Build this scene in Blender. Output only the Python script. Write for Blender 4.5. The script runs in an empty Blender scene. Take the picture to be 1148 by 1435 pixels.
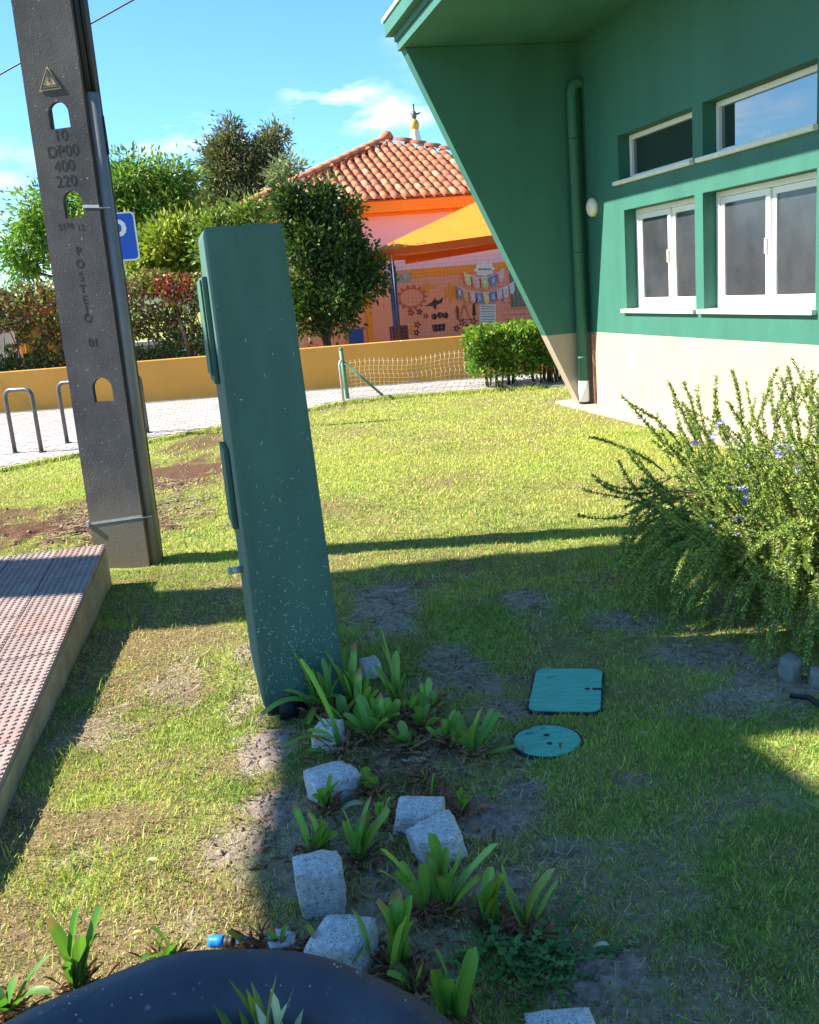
import bpy, bmesh, math, random
import numpy as np
from mathutils import Vector, Matrix

random.seed(7); RNG = np.random.default_rng(7)
S = bpy.context.scene
COL = S.collection
PI = math.pi

# ------------------------------------------------------------------ camera, sky, sun, exposure
CAM_H = 1.5
CAM_M = Matrix(((0.99642, -0.08449, 0.0), (-0.01919, -0.22640, 0.97384), (-0.08229, -0.97036, -0.22728)))
def _cal():
    f, cx, cy, hs = 1340.0, 574.0, 717.5, -0.085
    p0 = np.array([252.0 - cx, 431.0 - cy]); d = np.array([1, hs]) / math.hypot(1, hs)
    foot = p0 - d * (p0 @ d); dist = np.hypot(*foot); pitch = math.atan(dist / f); dn = -foot / dist
    down = np.array([dn[0] * math.cos(pitch), dn[1] * math.cos(pitch), math.sin(pitch)]); up = -down
    fw = np.array([0, 0, 1.0]) - down * down[2]; fw /= np.linalg.norm(fw)
    rt = np.cross(fw, up)
    if rt[0] < 0: rt = -rt
    return np.array([rt, fw, up]), f, cx, cy
CM, CF, CX, CY = _cal()
def ray(x, y): return CM @ np.array([(x - CX) / CF, (y - CY) / CF, 1.0])
EYE = np.array([0, 0, CAM_H])
def gnd(x, y, z=0.0):
    v = ray(x, y); return Vector(EYE + v * ((z - CAM_H) / v[2]))
def at(x, y, Y):
    v = ray(x, y); return Vector(EYE + v * (Y / v[1]))
def pln(x, y, P, n):
    v = ray(x, y); P = np.array(P); n = np.array(n)
    return Vector(EYE + v * (((P - EYE) @ n) / (v @ n)))

cd = bpy.data.cameras.new('camera'); cam = bpy.data.objects.new('camera', cd); COL.objects.link(cam); S.camera = cam
R3 = Matrix((CM @ np.diag([1, -1, -1])).tolist())       # camera x, y up, z back
cam.matrix_world = Matrix.Translation((0, 0, CAM_H)) @ R3.to_4x4()
cd.sensor_fit = 'HORIZONTAL'; cd.sensor_width = 36.0; cd.lens = CF / 1148.0 * 36.0
cd.clip_start = 0.05; cd.clip_end = 6000

SUN_EL = math.radians(40.3); SUN_TR = (0.997, -0.078)     # direction in which the light travels on the ground
w = bpy.data.worlds.new('World'); S.world = w; w.use_nodes = True
nt = w.node_tree; nt.nodes.clear()
out = nt.nodes.new('ShaderNodeOutputWorld'); bg = nt.nodes.new('ShaderNodeBackground')
sky = nt.nodes.new('ShaderNodeTexSky'); sky.sky_type = 'NISHITA'; sky.sun_disc = False
sky.sun_elevation = SUN_EL; sky.sun_rotation = math.atan2(-SUN_TR[0], -SUN_TR[1]) % (2 * PI)
sky.air_density = 1.0; sky.dust_density = 0.1; sky.ozone_density = 2.0
tc = nt.nodes.new('ShaderNodeTexCoord')
mp = nt.nodes.new('ShaderNodeMapping'); mp.inputs['Scale'].default_value = (1.0, 1.0, 3.6)
mp.inputs['Location'].default_value = (0.37, 0.1, 0.22)
nz = nt.nodes.new('ShaderNodeTexNoise'); nz.inputs['Scale'].default_value = 11.0; nz.inputs['Detail'].default_value = 7; nz.inputs['Roughness'].default_value = 0.55
cr = nt.nodes.new('ShaderNodeValToRGB'); cr.color_ramp.elements[0].position = 0.45; cr.color_ramp.elements[1].position = 0.66
sep = nt.nodes.new('ShaderNodeSeparateXYZ')
mr = nt.nodes.new('ShaderNodeMapRange'); mr.inputs['From Min'].default_value = 0.5; mr.inputs['From Max'].default_value = 0.16
mul = nt.nodes.new('ShaderNodeMath'); mul.operation = 'MULTIPLY'
mx = nt.nodes.new('ShaderNodeMix'); mx.data_type = 'RGBA'
tint = nt.nodes.new('ShaderNodeMix'); tint.data_type = 'RGBA'; tint.blend_type = 'MULTIPLY'; tint.inputs[0].default_value = 1.0
tint.inputs[7].default_value = (0.53, 0.87, 1.14, 1)
nt.links.new(tc.outputs['Generated'], mp.inputs['Vector']); nt.links.new(mp.outputs[0], nz.inputs['Vector'])
nt.links.new(nz.outputs['Fac'], cr.inputs[0]); nt.links.new(tc.outputs['Generated'], sep.inputs[0])
nt.links.new(sep.outputs['Z'], mr.inputs['Value']); nt.links.new(cr.outputs['Color'], mul.inputs[0])
nt.links.new(sky.outputs[0], tint.inputs[6])
acc = None          # banks of small fair-weather clouds
for (cx_, cy_, rad, k_) in ((470,132,.06,1.4),(430,165,.045,.7),(540,160,.06,1.1),(240,190,.06,.8),(190,205,.045,.7),(5,350,.12,1.0),(-180,250,.16,1.0),(60,225,.05,.5),(700,60,.12,.6),(1350,150,.16,.8),(-700,330,.25,1.0)):
    dv = ray(cx_, cy_); dv = dv/np.linalg.norm(dv)
    sb = nt.nodes.new('ShaderNodeVectorMath'); sb.operation = 'SUBTRACT'; nt.links.new(tc.outputs['Generated'], sb.inputs[0]); sb.inputs[1].default_value = tuple(dv)
    sm_ = nt.nodes.new('ShaderNodeVectorMath'); sm_.operation = 'MULTIPLY'; nt.links.new(sb.outputs[0], sm_.inputs[0]); sm_.inputs[1].default_value = (1, 1, 2.6)
    le = nt.nodes.new('ShaderNodeVectorMath'); le.operation = 'LENGTH'; nt.links.new(sm_.outputs[0], le.inputs[0])
    ma = nt.nodes.new('ShaderNodeMapRange'); ma.inputs['From Min'].default_value = rad; ma.inputs['From Max'].default_value = rad*.1; ma.inputs['To Max'].default_value = k_; nt.links.new(le.outputs['Value'], ma.inputs['Value'])
    if acc is None: acc = ma.outputs[0]
    else:
        mxx = nt.nodes.new('ShaderNodeMath'); mxx.operation = 'MAXIMUM'; nt.links.new(acc, mxx.inputs[0]); nt.links.new(ma.outputs[0], mxx.inputs[1]); acc = mxx.outputs[0]
nt.links.new(acc, mul.inputs[1]); nt.links.new(mul.outputs[0], mx.inputs[0]); nt.links.new(tint.outputs[2], mx.inputs[6]); mx.inputs[7].default_value = (7.8, 8.2, 8.8, 1)
nt.links.new(mx.outputs[2], bg.inputs['Color']); bg.inputs['Strength'].default_value = 0.090
nt.links.new(bg.outputs[0], out.inputs[0])

sl = bpy.data.lights.new('sun', 'SUN'); sl.energy = 5.0; sl.angle = math.radians(0.5); sl.color = (1.0, 0.94, 0.84)
so = bpy.data.objects.new('sun', sl); COL.objects.link(so)
sd = Vector((SUN_TR[0] * math.cos(SUN_EL), SUN_TR[1] * math.cos(SUN_EL), -math.sin(SUN_EL)))
so.rotation_euler = sd.to_track_quat('-Z', 'Y').to_euler(); so.location = (-8, 0, 10)
S.view_settings.view_transform = 'Standard'; S.view_settings.look = 'None'
S.view_settings.exposure = 1.5; S.view_settings.gamma = 1.0
S.view_settings.use_curve_mapping = False
S.render.engine = 'CYCLES'; S.cycles.max_bounces = 6; S.cycles.transparent_max_bounces = 8

# ------------------------------------------------------------------ helpers
def V(*a): return Vector(a)
class MB:
    """collects verts and faces; build() links ONE mesh object"""
    def __init__(s): s.v = []; s.f = []
    def face(s, pts):
        n = len(s.v); s.v += [Vector(p) for p in pts]; s.f.append(tuple(range(n, n + len(pts))))
    def hexa(s, c):   # 8 corners: bottom 4 ccw, top 4
        n = len(s.v); s.v += [Vector(p) for p in c]
        for q in ((3,2,1,0),(4,5,6,7),(0,1,5,4),(1,2,6,5),(2,3,7,6),(3,0,4,7)): s.f.append(tuple(n + i for i in q))
    def box(s, c, size, rz=0.0):
        x, y, z = size[0]/2, size[1]/2, size[2]/2; co, si = math.cos(rz), math.sin(rz); c = Vector(c)
        P = []
        for dz in (-z, z):
            for dx, dy in ((-x,-y),(x,-y),(x,y),(-x,y)): P.append(c + V(dx*co - dy*si, dx*si + dy*co, dz))
        s.hexa(P)
    def fbox(s, f, a0, a1, b0, b1, c0, c1):
        s.hexa([f(a0,b0,c0), f(a1,b0,c0), f(a1,b1,c0), f(a0,b1,c0), f(a0,b0,c1), f(a1,b0,c1), f(a1,b1,c1), f(a0,b1,c1)])
    def prism(s, poly, off):
        n = len(s.v); k = len(poly); off = Vector(off)
        s.v += [Vector(p) for p in poly] + [Vector(p) + off for p in poly]
        s.f.append(tuple(n + i for i in reversed(range(k)))); s.f.append(tuple(n + k + i for i in range(k)))
        for i in range(k): j = (i + 1) % k; s.f.append((n+i, n+j, n+k+j, n+k+i))
    def tube(s, pts, r, seg=8, cap=True):
        pts = [Vector(p) for p in pts]; k = len(pts); base = len(s.v)
        rr = r if isinstance(r, (list, tuple)) else [r]*k
        prev = None
        for i, p in enumerate(pts):
            t = (pts[min(i+1,k-1)] - pts[max(i-1,0)])
            t = t.normalized() if t.length > 1e-9 else V(0,0,1)
            if prev is None:
                u = t.cross(V(0,0,1)) if abs(t.z) < 0.95 else t.cross(V(1,0,0))
            else: u = prev - t * prev.dot(t)
            u.normalize(); prev = u; vv = t.cross(u)
            for j in range(seg):
                a = 2*PI*j/seg; s.v.append(p + (u*math.cos(a) + vv*math.sin(a))*rr[i])
        for i in range(k-1):
            for j in range(seg):
                a = base+i*seg+j; b = base+i*seg+(j+1)%seg; s.f.append((a, b, b+seg, a+seg))
        if cap:
            s.f.append(tuple(base+j for j in reversed(range(seg)))); s.f.append(tuple(base+(k-1)*seg+j for j in range(seg)))
    def lathe(s, c, prof, seg=32, ax=None, closed=False):
        c = Vector(c); base = len(s.v); k = len(prof)
        ax = (ax or V(0,0,1)).normalized(); u = ax.orthogonal().normalized(); vv = ax.cross(u)
        for r, z in prof:
            for j in range(seg):
                a = 2*PI*j/seg; s.v.append(c + ax*z + (u*math.cos(a)+vv*math.sin(a))*max(r,1e-5))
        for i in range(k if closed else k-1):
            for j in range(seg):
                i2 = (i+1) % k
                s.f.append((base+i*seg+j, base+i*seg+(j+1)%seg, base+i2*seg+(j+1)%seg, base+i2*seg+j))
        if not closed:
            s.f.append(tuple(base+j for j in reversed(range(seg)))); s.f.append(tuple(base+(k-1)*seg+j for j in range(seg)))
    def build(s, name, m, parent=None, smooth=False, bevel=0.0, world=True):
        return link_mesh(name, s.v, s.f, m, parent, smooth, bevel, world)
def wloc(o):
    p = V(0,0,0)
    while o is not None: p = p + o.location; o = o.parent
    return p
def link_mesh(name, verts, faces, m, parent=None, smooth=False, bevel=0.0, world=True):
    me = bpy.data.meshes.new(name)
    off = wloc(parent) if (parent is not None and world) else V(0,0,0)
    me.from_pydata([tuple(Vector(v) - off) for v in verts], [], faces)
    if bevel > 0:
        bm = bmesh.new(); bm.from_mesh(me)
        es = [e for e in bm.edges if len(e.link_faces) == 2 and e.calc_face_angle(0) > 0.5]
        bmesh.ops.bevel(bm, geom=es, offset=bevel, segments=2, affect='EDGES', profile=0.6)
        bm.to_mesh(me); bm.free()
    if smooth:
        for p in me.polygons: p.use_smooth = True
    if m: me.materials.append(m)
    o = bpy.data.objects.new(name, me); COL.objects.link(o)
    if parent is not None: o.parent = parent
    return o
def fast_mesh(name, verts, nper, m, parent=None, col=None, smooth=False, world=True):
    """verts (N*nper,3): N polygons of nper corners, unshared"""
    verts = np.asarray(verts, np.float32).reshape(-1, 3)
    if parent is not None and world: verts = verts - np.array(wloc(parent), np.float32)
    n = len(verts); k = n // nper
    me = bpy.data.meshes.new(name); me.vertices.add(n); me.vertices.foreach_set('co', verts.ravel())
    me.loops.add(n); me.loops.foreach_set('vertex_index', np.arange(n, dtype=np.int32))
    me.polygons.add(k); me.polygons.foreach_set('loop_start', np.arange(0, n, nper, dtype=np.int32))
    if col is not None:
        at_ = me.color_attributes.new('col', 'FLOAT_COLOR', 'POINT')
        c = np.ones((n, 4), np.float32); c[:, :3] = col; at_.data.foreach_set('color', c.ravel())
    me.update(); me.validate()
    if smooth: me.polygons.foreach_set('use_smooth', np.ones(k, bool))
    if m: me.materials.append(m)
    o = bpy.data.objects.new(name, me); COL.objects.link(o)
    if parent is not None: o.parent = parent
    return o
def thing(name, label, cat, loc=(0,0,0), group=None, kind=None):
    o = bpy.data.objects.new(name, None); COL.objects.link(o); o.location = loc; o.empty_display_size = 0.1
    return tag(o, label, cat, group, kind)
def tag(o, label=None, cat=None, group=None, kind=None):
    if label: o['label'] = label
    if cat: o['category'] = cat
    if group: o['group'] = group
    if kind: o['kind'] = kind
    return o
def copy_obj(o, parent=None, loc=None):
    c = o.copy(); COL.objects.link(c)
    if parent is not None: c.parent = parent
    if loc is not None: c.location = loc
    return c
def to_mesh_obj(cu, name, m, parent=None, mat4=None):
    t = bpy.data.objects.new('tmp', cu); COL.objects.link(t)
    dg = bpy.context.evaluated_depsgraph_get(); me = bpy.data.meshes.new_from_object(t.evaluated_get(dg))
    bpy.data.objects.remove(t)
    if mat4 is not None: me.transform(mat4)
    if parent is not None: me.transform(Matrix.Translation(-wloc(parent)))
    me.materials.clear(); me.materials.append(m); me.name = name
    o = bpy.data.objects.new(name, me); COL.objects.link(o)
    if parent is not None: o.parent = parent
    return o
def text_obj(txt, size, name, m, frame, parent=None, extrude=0.001):
    cu = bpy.data.curves.new('txt', 'FONT'); cu.body = txt; cu.size = size; cu.extrude = extrude; cu.align_x = 'CENTER'; cu.align_y = 'CENTER'
    cu.resolution_u = 3
    return to_mesh_obj(cu, name, m, parent, frame)
def flat_curve(loops, name, m, frame, extrude, parent=None):
    """loops: outline and holes in 2D, filled and extruded"""
    cu = bpy.data.curves.new('fl', 'CURVE'); cu.dimensions = '2D'; cu.fill_mode = 'BOTH'; cu.extrude = extrude
    for lp in loops:
        sp = cu.splines.new('POLY'); sp.points.add(len(lp) - 1); sp.use_cyclic_u = True
        for p, q in zip(sp.points, lp): p.co = (q[0], q[1], 0, 1)
    return to_mesh_obj(cu, name, m, parent, frame)
def frame_of(o, x, y):
    """matrix whose columns are x axis, y axis and their normal, at o"""
    x = Vector(x).normalized(); y = Vector(y).normalized(); z = x.cross(y)
    return Matrix(((x.x, y.x, z.x, o[0]), (x.y, y.y, z.y, o[1]), (x.z, y.z, z.z, o[2]), (0,0,0,1)))
# value noise
def vnoise(x, y, sc, seed=0):
    x = np.asarray(x, float) * sc + seed * 17.31; y = np.asarray(y, float) * sc + seed * 9.17
    xi = np.floor(x).astype(np.int64); yi = np.floor(y).astype(np.int64); fx = x - xi; fy = y - yi
    fx = fx*fx*(3-2*fx); fy = fy*fy*(3-2*fy)
    def h(a, b):
        n = (a * 374761393 + b * 668265263 + seed * 982451653) & 0x7fffffff
        n = ((n ^ (n >> 13)) * 1274126177) & 0x7fffffff
        return ((n ^ (n >> 16)) & 0xffff) / 65535.0
    return (h(xi,yi)*(1-fx)+h(xi+1,yi)*fx)*(1-fy) + (h(xi,yi+1)*(1-fx)+h(xi+1,yi+1)*fx)*fy
def fbm(x, y, sc, seed=0, o=4):
    t = 0; a = 0.5; n = 0
    for i in range(o): t = t + a * vnoise(x, y, sc * 2**i, seed + i * 3); n += a; a *= 0.5
    return t / n

# ------------------------------------------------------------------ materials
def mat(name, col, rough=0.7, var=0.12, nscale=6.0, bump=0.0, bscale=40.0, col2=None, spec=0.4, metal=0.0, speck=None, coat=0.0, detail=6.0, obj=True, stretch=None):
    m = bpy.data.materials.new(name); m.use_nodes = True; N = m.node_tree.nodes; L = m.node_tree.links
    b = N['Principled BSDF']; b.inputs['Roughness'].default_value = rough; b.inputs['Metallic'].default_value = metal
    b.inputs['Specular IOR Level'].default_value = spec
    if coat: b.inputs['Coat Weight'].default_value = coat
    t = N.new('ShaderNodeTexCoord'); src = t.outputs['Object']
    if stretch:
        mpn = N.new('ShaderNodeMapping'); mpn.inputs['Scale'].default_value = stretch; L.new(src, mpn.inputs[0]); src = mpn.outputs[0]
    n1 = N.new('ShaderNodeTexNoise'); n1.inputs['Scale'].default_value = nscale; n1.inputs['Detail'].default_value = detail; n1.inputs['Roughness'].default_value = 0.62
    L.new(src, n1.inputs['Vector'])
    r = N.new('ShaderNodeValToRGB'); c2 = col2 or tuple(c * (1 - 2*var) for c in col)
    r.color_ramp.elements[0].position = 0.3; r.color_ramp.elements[1].position = 0.7
    r.color_ramp.elements[0].color = (*c2, 1); r.color_ramp.elements[1].color = (*(tuple(min(1, c*(1+var)) for c in col) if not col2 else col), 1)
    L.new(n1.outputs['Fac'], r.inputs[0]); last = r.outputs[0]
    if speck:
        sc, thr, scol = speck
        n2 = N.new('ShaderNodeTexNoise'); n2.inputs['Scale'].default_value = sc; n2.inputs['Detail'].default_value = 2
        L.new(t.outputs['Object'], n2.inputs['Vector'])
        rr = N.new('ShaderNodeValToRGB'); rr.color_ramp.elements[0].position = thr; rr.color_ramp.elements[1].position = thr + 0.03
        L.new(n2.outputs['Fac'], rr.inputs[0]); mxn = N.new('ShaderNodeMix'); mxn.data_type = 'RGBA'
        L.new(rr.outputs[0], mxn.inputs[0]); L.new(last, mxn.inputs[6]); mxn.inputs[7].default_value = (*scol, 1); last = mxn.outputs[2]
    L.new(last, b.inputs['Base Color'])
    if bump:
        n3 = N.new('ShaderNodeTexNoise'); n3.inputs['Scale'].default_value = bscale; n3.inputs['Detail'].default_value = 5
        L.new(t.outputs['Object'], n3.inputs['Vector'])
        bp = N.new('ShaderNodeBump'); bp.inputs['Strength'].default_value = bump; bp.inputs['Distance'].default_value = 0.01
        L.new(n3.outputs['Fac'], bp.inputs['Height']); L.new(bp.outputs[0], b.inputs['Normal'])
    return m
def leaf_mat(name, trans=0.35, rough=0.5, spec=0.35, tcol=(1.0, 1.15, 0.5), base=None):
    m = bpy.data.materials.new(name); m.use_nodes = True; N = m.node_tree.nodes; L = m.node_tree.links
    b = N['Principled BSDF']; b.inputs['Roughness'].default_value = rough; b.inputs['Specular IOR Level'].default_value = spec
    if base is None:
        a = N.new('ShaderNodeAttribute'); a.attribute_name = 'col'; src = a.outputs['Color']
    else:
        t = N.new('ShaderNodeTexCoord'); n1 = N.new('ShaderNodeTexNoise'); n1.inputs['Scale'].default_value = 14; n1.inputs['Detail'].default_value = 4
        mpn = N.new('ShaderNodeMapping'); mpn.inputs['Scale'].default_value = (1, 1, 0.3); L.new(t.outputs['Object'], mpn.inputs[0]); L.new(mpn.outputs[0], n1.inputs['Vector'])
        r = N.new('ShaderNodeValToRGB'); r.color_ramp.elements[0].position = 0.3; r.color_ramp.elements[1].position = 0.72
        r.color_ramp.elements[0].color = (*[c*0.6 for c in base], 1); r.color_ramp.elements[1].color = (*[min(1, c*1.35) for c in base], 1)
        L.new(n1.outputs['Fac'], r.inputs[0]); src = r.outputs[0]
    L.new(src, b.inputs['Base Color'])
    if trans > 0:
        tr = N.new('ShaderNodeBsdfTranslucent'); mm = N.new('ShaderNodeMix'); mm.data_type = 'RGBA'; mm.blend_type = 'MULTIPLY'; mm.inputs[0].default_value = 1
        L.new(src, mm.inputs[6]); mm.inputs[7].default_value = (*tcol, 1); L.new(mm.outputs[2], tr.inputs[0])
        ms = N.new('ShaderNodeMixShader'); ms.inputs[0].default_value = trans
        L.new(b.outputs[0], ms.inputs[1]); L.new(tr.outputs[0], ms.inputs[2]); L.new(ms.outputs[0], N['Material Output'].inputs[0])
    return m

GREEN = (0.035, 0.150, 0.106)
M = dict(
    green=mat('green_paint', GREEN, 0.62, 0.09, 2.2, 0.25, 120, stretch=(1, 1, 0.25)),
    green_rough=mat('green_rough_paint', (0.056, 0.140, 0.107), 0.72, 0.14, 4, 0.4, 70, stretch=(1, 1, 0.22)),
    beige=mat('beige_paint', (0.41, 0.335, 0.245), 0.75, 0.08, 2.5, 0.2, 80, stretch=(1, 1, 0.35)),
    white=mat('white_metal', (0.78, 0.78, 0.76), 0.35, 0.03, 8),
    sill=mat('sill_stone', (0.74, 0.71, 0.62), 0.6, 0.05, 10, 0.05),
    strip=mat('concrete_strip', (0.40, 0.345, 0.28), 0.9, 0.12, 6, 0.3, 50),
    ochre=mat('ochre_paint', (0.62, 0.29, 0.045), 0.8, 0.06, 1.2, 0.15, 60),
    pink=mat('pink_paint', (0.96, 0.31, 0.20), 0.8, 0.03, 1.0),
    lilac=mat('lilac_paint', (0.82, 0.52, 0.60), 0.8, 0.03, 1.0),
    orange=mat('orange_paint', (0.90, 0.27, 0.015), 0.7, 0.04, 2),
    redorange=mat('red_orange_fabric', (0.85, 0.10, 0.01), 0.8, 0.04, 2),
    yellow=mat('yellow_fabric', (0.86, 0.255, 0.014), 0.75, 0.05, 1.5),
    blue=mat('blue_paint', (0.03, 0.06, 0.32), 0.5, 0.05, 4),
    maroon=mat('maroon_pad', (0.16, 0.02, 0.03), 0.6, 0.06, 4),
    tile=mat('terracotta', (0.62, 0.20, 0.09), 0.8, 0.18, 5, 0.25, 40),
    tile_pale=mat('terracotta_pale', (0.72, 0.33, 0.17), 0.8, 0.15, 5, 0.25, 40),
    dark=mat('dark_iron', (0.02, 0.02, 0.022), 0.5, 0.1, 8),
    steel=mat('painted_steel', (0.13, 0.13, 0.14), 0.4, 0.12, 20, metal=0.4),
    galv=mat('galvanised', (0.50, 0.50, 0.48), 0.45, 0.1, 20, metal=0.5),
    wire=mat('weathered_wire', (0.62, 0.52, 0.36), 0.6, 0.1, 20),
    pole=mat('pole_concrete', (0.110, 0.101, 0.097), 0.9, 0.1, 3.0, 0.12, 90, col2=(0.050, 0.050, 0.054), speck=(70, 0.70, (0.36, 0.34, 0.31))),
    ink=mat('engraved_paint', (0.02, 0.019, 0.018), 0.9, 0.5, 60, col2=(0.045, 0.042, 0.04)),
    conduit=mat('conduit_grey', (0.21, 0.205, 0.20), 0.45, 0.1, 5, metal=0.2),
    cable=mat('cable_black', (0.012, 0.014, 0.02), 0.5, 0.1, 10),
    tan=mat('tan_plate', (0.50, 0.36, 0.20), 0.6, 0.12, 30),
    signblue=mat('sign_blue', (0.01, 0.09, 0.55), 0.35, 0.03, 4),
    signwhite=mat('sign_white', (0.80, 0.80, 0.80), 0.4, 0.02, 4),
    bark=mat('bark', (0.11, 0.075, 0.05), 0.9, 0.25, 20, 0.6, 30),
    tactile=mat('pink_concrete', (0.36, 0.27, 0.235), 0.85, 0.12, 5, 0.2, 80, col2=(0.24, 0.17, 0.145)),
    tactile_pale=mat('pale_concrete', (0.66, 0.52, 0.44), 0.85, 0.12, 7, 0.2, 80),
    slab=mat('slab_concrete', (0.36, 0.30, 0.20), 0.95, 0.18, 9, 0.4, 50),
    paver=mat('paver', (0.43, 0.385, 0.345), 0.9, 0.12, 2.5, 0.2, 60),
    wall_shade=mat('wall_foot_shade', (0.10, 0.10, 0.11), 0.9, 0.15, 6, 0.2),
    granite=mat('granite', (0.70, 0.68, 0.64), 0.85, 0.12, 60, 0.8, 45, col2=(0.38, 0.37, 0.355), speck=(230, 0.60, (0.16, 0.16, 0.16))),
    granite_warm=mat('granite_warm', (0.27, 0.25, 0.22), 0.85, 0.12, 26, 0.5, 60, col2=(0.22, 0.20, 0.17), speck=(130, 0.62, (0.12, 0.11, 0.10))),
    lid=mat('lid_teal', (0.085, 0.47, 0.33), 0.55, 0.14, 9, 0.25, 90, stretch=(1, 5, 1), speck=(40, 0.70, (0.09, 0.27, 0.20))),
    lidrim=mat('lid_rim', (0.012, 0.014, 0.03), 0.6, 0.2, 20),
    tyre=mat('tyre_rubber', (0.052, 0.056, 0.074), 0.55, 0.25, 7, 0.25, 40, col2=(0.030, 0.033, 0.044), spec=0.45, speck=(34, 0.69, (0.12, 0.125, 0.14))),
    potsoil=mat('pot_soil', (0.07, 0.05, 0.035), 0.95, 0.3, 12, 0.8, 40),
    bottle=mat('blue_plastic', (0.02, 0.22, 0.72), 0.3, 0.1, 20),
    paper=mat('paper', (0.74, 0.74, 0.74), 0.8, 0.03, 6),
    grey_pale=mat('pale_render', (0.50, 0.50, 0.50), 0.8, 0.06, 3),
    stone_white=mat('white_stone', (0.72, 0.70, 0.66), 0.8, 0.08, 3),
    gold=mat('gold_ball', (0.62, 0.38, 0.06), 0.4, 0.1, 5, metal=0.3),
    lamp=mat('lamp_glass', (0.80, 0.74, 0.56), 0.35, 0.03, 5),
    husk=mat('dry_husk', (0.40, 0.20, 0.105), 0.9, 0.35, 30),
    brown_ink=mat('brown_marker', (0.33, 0.05, 0.03), 0.9, 0.1, 20),
    dark_ink=mat('dark_marker', (0.05, 0.025, 0.025), 0.9, 0.1, 20),
    greengal=mat('green_post_paint', (0.10, 0.26, 0.15), 0.5, 0.15, 15),
    roofpale=mat('roof_edge', (0.55, 0.66, 0.60), 0.6, 0.05, 3),
    orange_leafcol=mat('orange_plastic', (0.80, 0.30, 0.02), 0.5, 0.05, 3),
)
def pole_lit_foot():  # splash dirt on the pole foot, lightened to paint in grazing sun
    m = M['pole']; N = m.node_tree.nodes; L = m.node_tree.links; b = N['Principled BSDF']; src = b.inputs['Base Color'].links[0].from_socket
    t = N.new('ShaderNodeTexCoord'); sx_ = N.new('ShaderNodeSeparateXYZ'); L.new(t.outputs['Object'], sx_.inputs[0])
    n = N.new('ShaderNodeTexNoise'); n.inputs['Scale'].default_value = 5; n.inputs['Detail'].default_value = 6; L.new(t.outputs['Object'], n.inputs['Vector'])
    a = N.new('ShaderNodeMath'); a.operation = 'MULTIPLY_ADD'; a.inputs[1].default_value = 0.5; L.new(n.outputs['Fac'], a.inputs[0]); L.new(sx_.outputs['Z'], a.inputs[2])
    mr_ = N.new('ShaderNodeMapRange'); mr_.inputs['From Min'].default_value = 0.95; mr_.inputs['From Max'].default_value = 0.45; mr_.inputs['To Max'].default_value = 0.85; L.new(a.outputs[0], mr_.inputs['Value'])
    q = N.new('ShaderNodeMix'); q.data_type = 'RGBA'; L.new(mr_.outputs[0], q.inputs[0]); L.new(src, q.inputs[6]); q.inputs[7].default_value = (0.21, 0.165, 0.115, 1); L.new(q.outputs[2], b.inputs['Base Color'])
pole_lit_foot()
def glass_mat(name, col, rough, spec=0.5, haze=None):
    m = mat(name, col, rough, 0.2, 2.5, spec=spec)
    b = m.node_tree.nodes['Principled BSDF']; b.inputs['IOR'].default_value = 1.6
    return m
M['glass_hi'] = glass_mat('window_glass', (0.02, 0.022, 0.024), 0.02, 1.0); M['glass_hi'].node_tree.nodes['Principled BSDF'].inputs['IOR'].default_value = 2.1
M['glass_lo'] = glass_mat('screened_glass', (0.045, 0.046, 0.052), 0.22, 0.5)
M['foliage'] = leaf_mat('foliage', 0.28)
M['needle'] = leaf_mat('needle_foliage', 0.25, 0.6, 0.2)
M['grass'] = leaf_mat('grass_blades', 0.30, 0.7, 0.15, (1.0, 1.05, 0.55))
M['strap'] = leaf_mat('strap_leaf', 0.42, 0.38, 0.45, (1.25, 1.3, 0.5))
M['flower'] = leaf_mat('flower_petal', 0.2, 0.6, 0.2, (1, 1, 1), base=(0.36, 0.34, 0.66))
FLAG = {}
for nm, c in dict(blue=(0.12,0.28,0.62), yellow=(0.85,0.65,0.25), green=(0.45,0.62,0.30), pink=(0.85,0.45,0.50), white=(0.75,0.70,0.72), orange=(0.85,0.45,0.12), lilac=(0.55,0.50,0.70)).items():
    FLAG[nm] = mat('flag_' + nm, c, 0.85, 0.06, 8)

# ------------------------------------------------------------------ lawn sheet and where soil shows
PATCH = []   # (x, y, rx, ry, strength) bare soil, read off the ground plane
def patch(px, py, rx, ry, s=1.0):
    p = gnd(px, py); PATCH.append((p.x, p.y, rx, ry, s))
for a in [(365,1050,.10,.22),(380,1120,.10,.12),(350,1180,.10,.12,.8),(600,1050,.28,.22,.8),(470,1180,.20,.35,.75),(560,1300,.25,.3,.8),(640,940,.16,.25,.85),(540,850,.16,.4,.9),
          (700,1150,.10,.16),(735,1110,.08,.10),(700,1250,.10,.12),(740,840,.14,.16,.9),(830,1360,.13,.10),(770,1330,.10,.12),(900,1420,.16,.06,.7),(980,915,.2,.16,.9),(1030,985,.20,.10,.7),(1090,950,.22,.25,.9),(880,1095,.09,.05,.7),
          (690,1000,.10,.10,.8),(780,1190,.09,.05,.7),(335,985,.06,.22,.7),(345,920,.05,.18,.7),(880,870,.16,.12,.8),
          (265,660,.55,.85,1.0),(285,620,.5,.8,.9),(230,720,.3,.5,.5),(60,742,1.1,.55,1.0),(-60,735,1.0,.6,.9),(110,715,.25,.5,.8),(470,573,.35,.25,.9),(500,563,.2,.15,.6),(245,705,.3,.25,.6),(815,570,.22,.3,.8),(900,590,.25,.25,.5),(780,562,.2,.3,.5)]:
    patch(*a)
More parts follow.
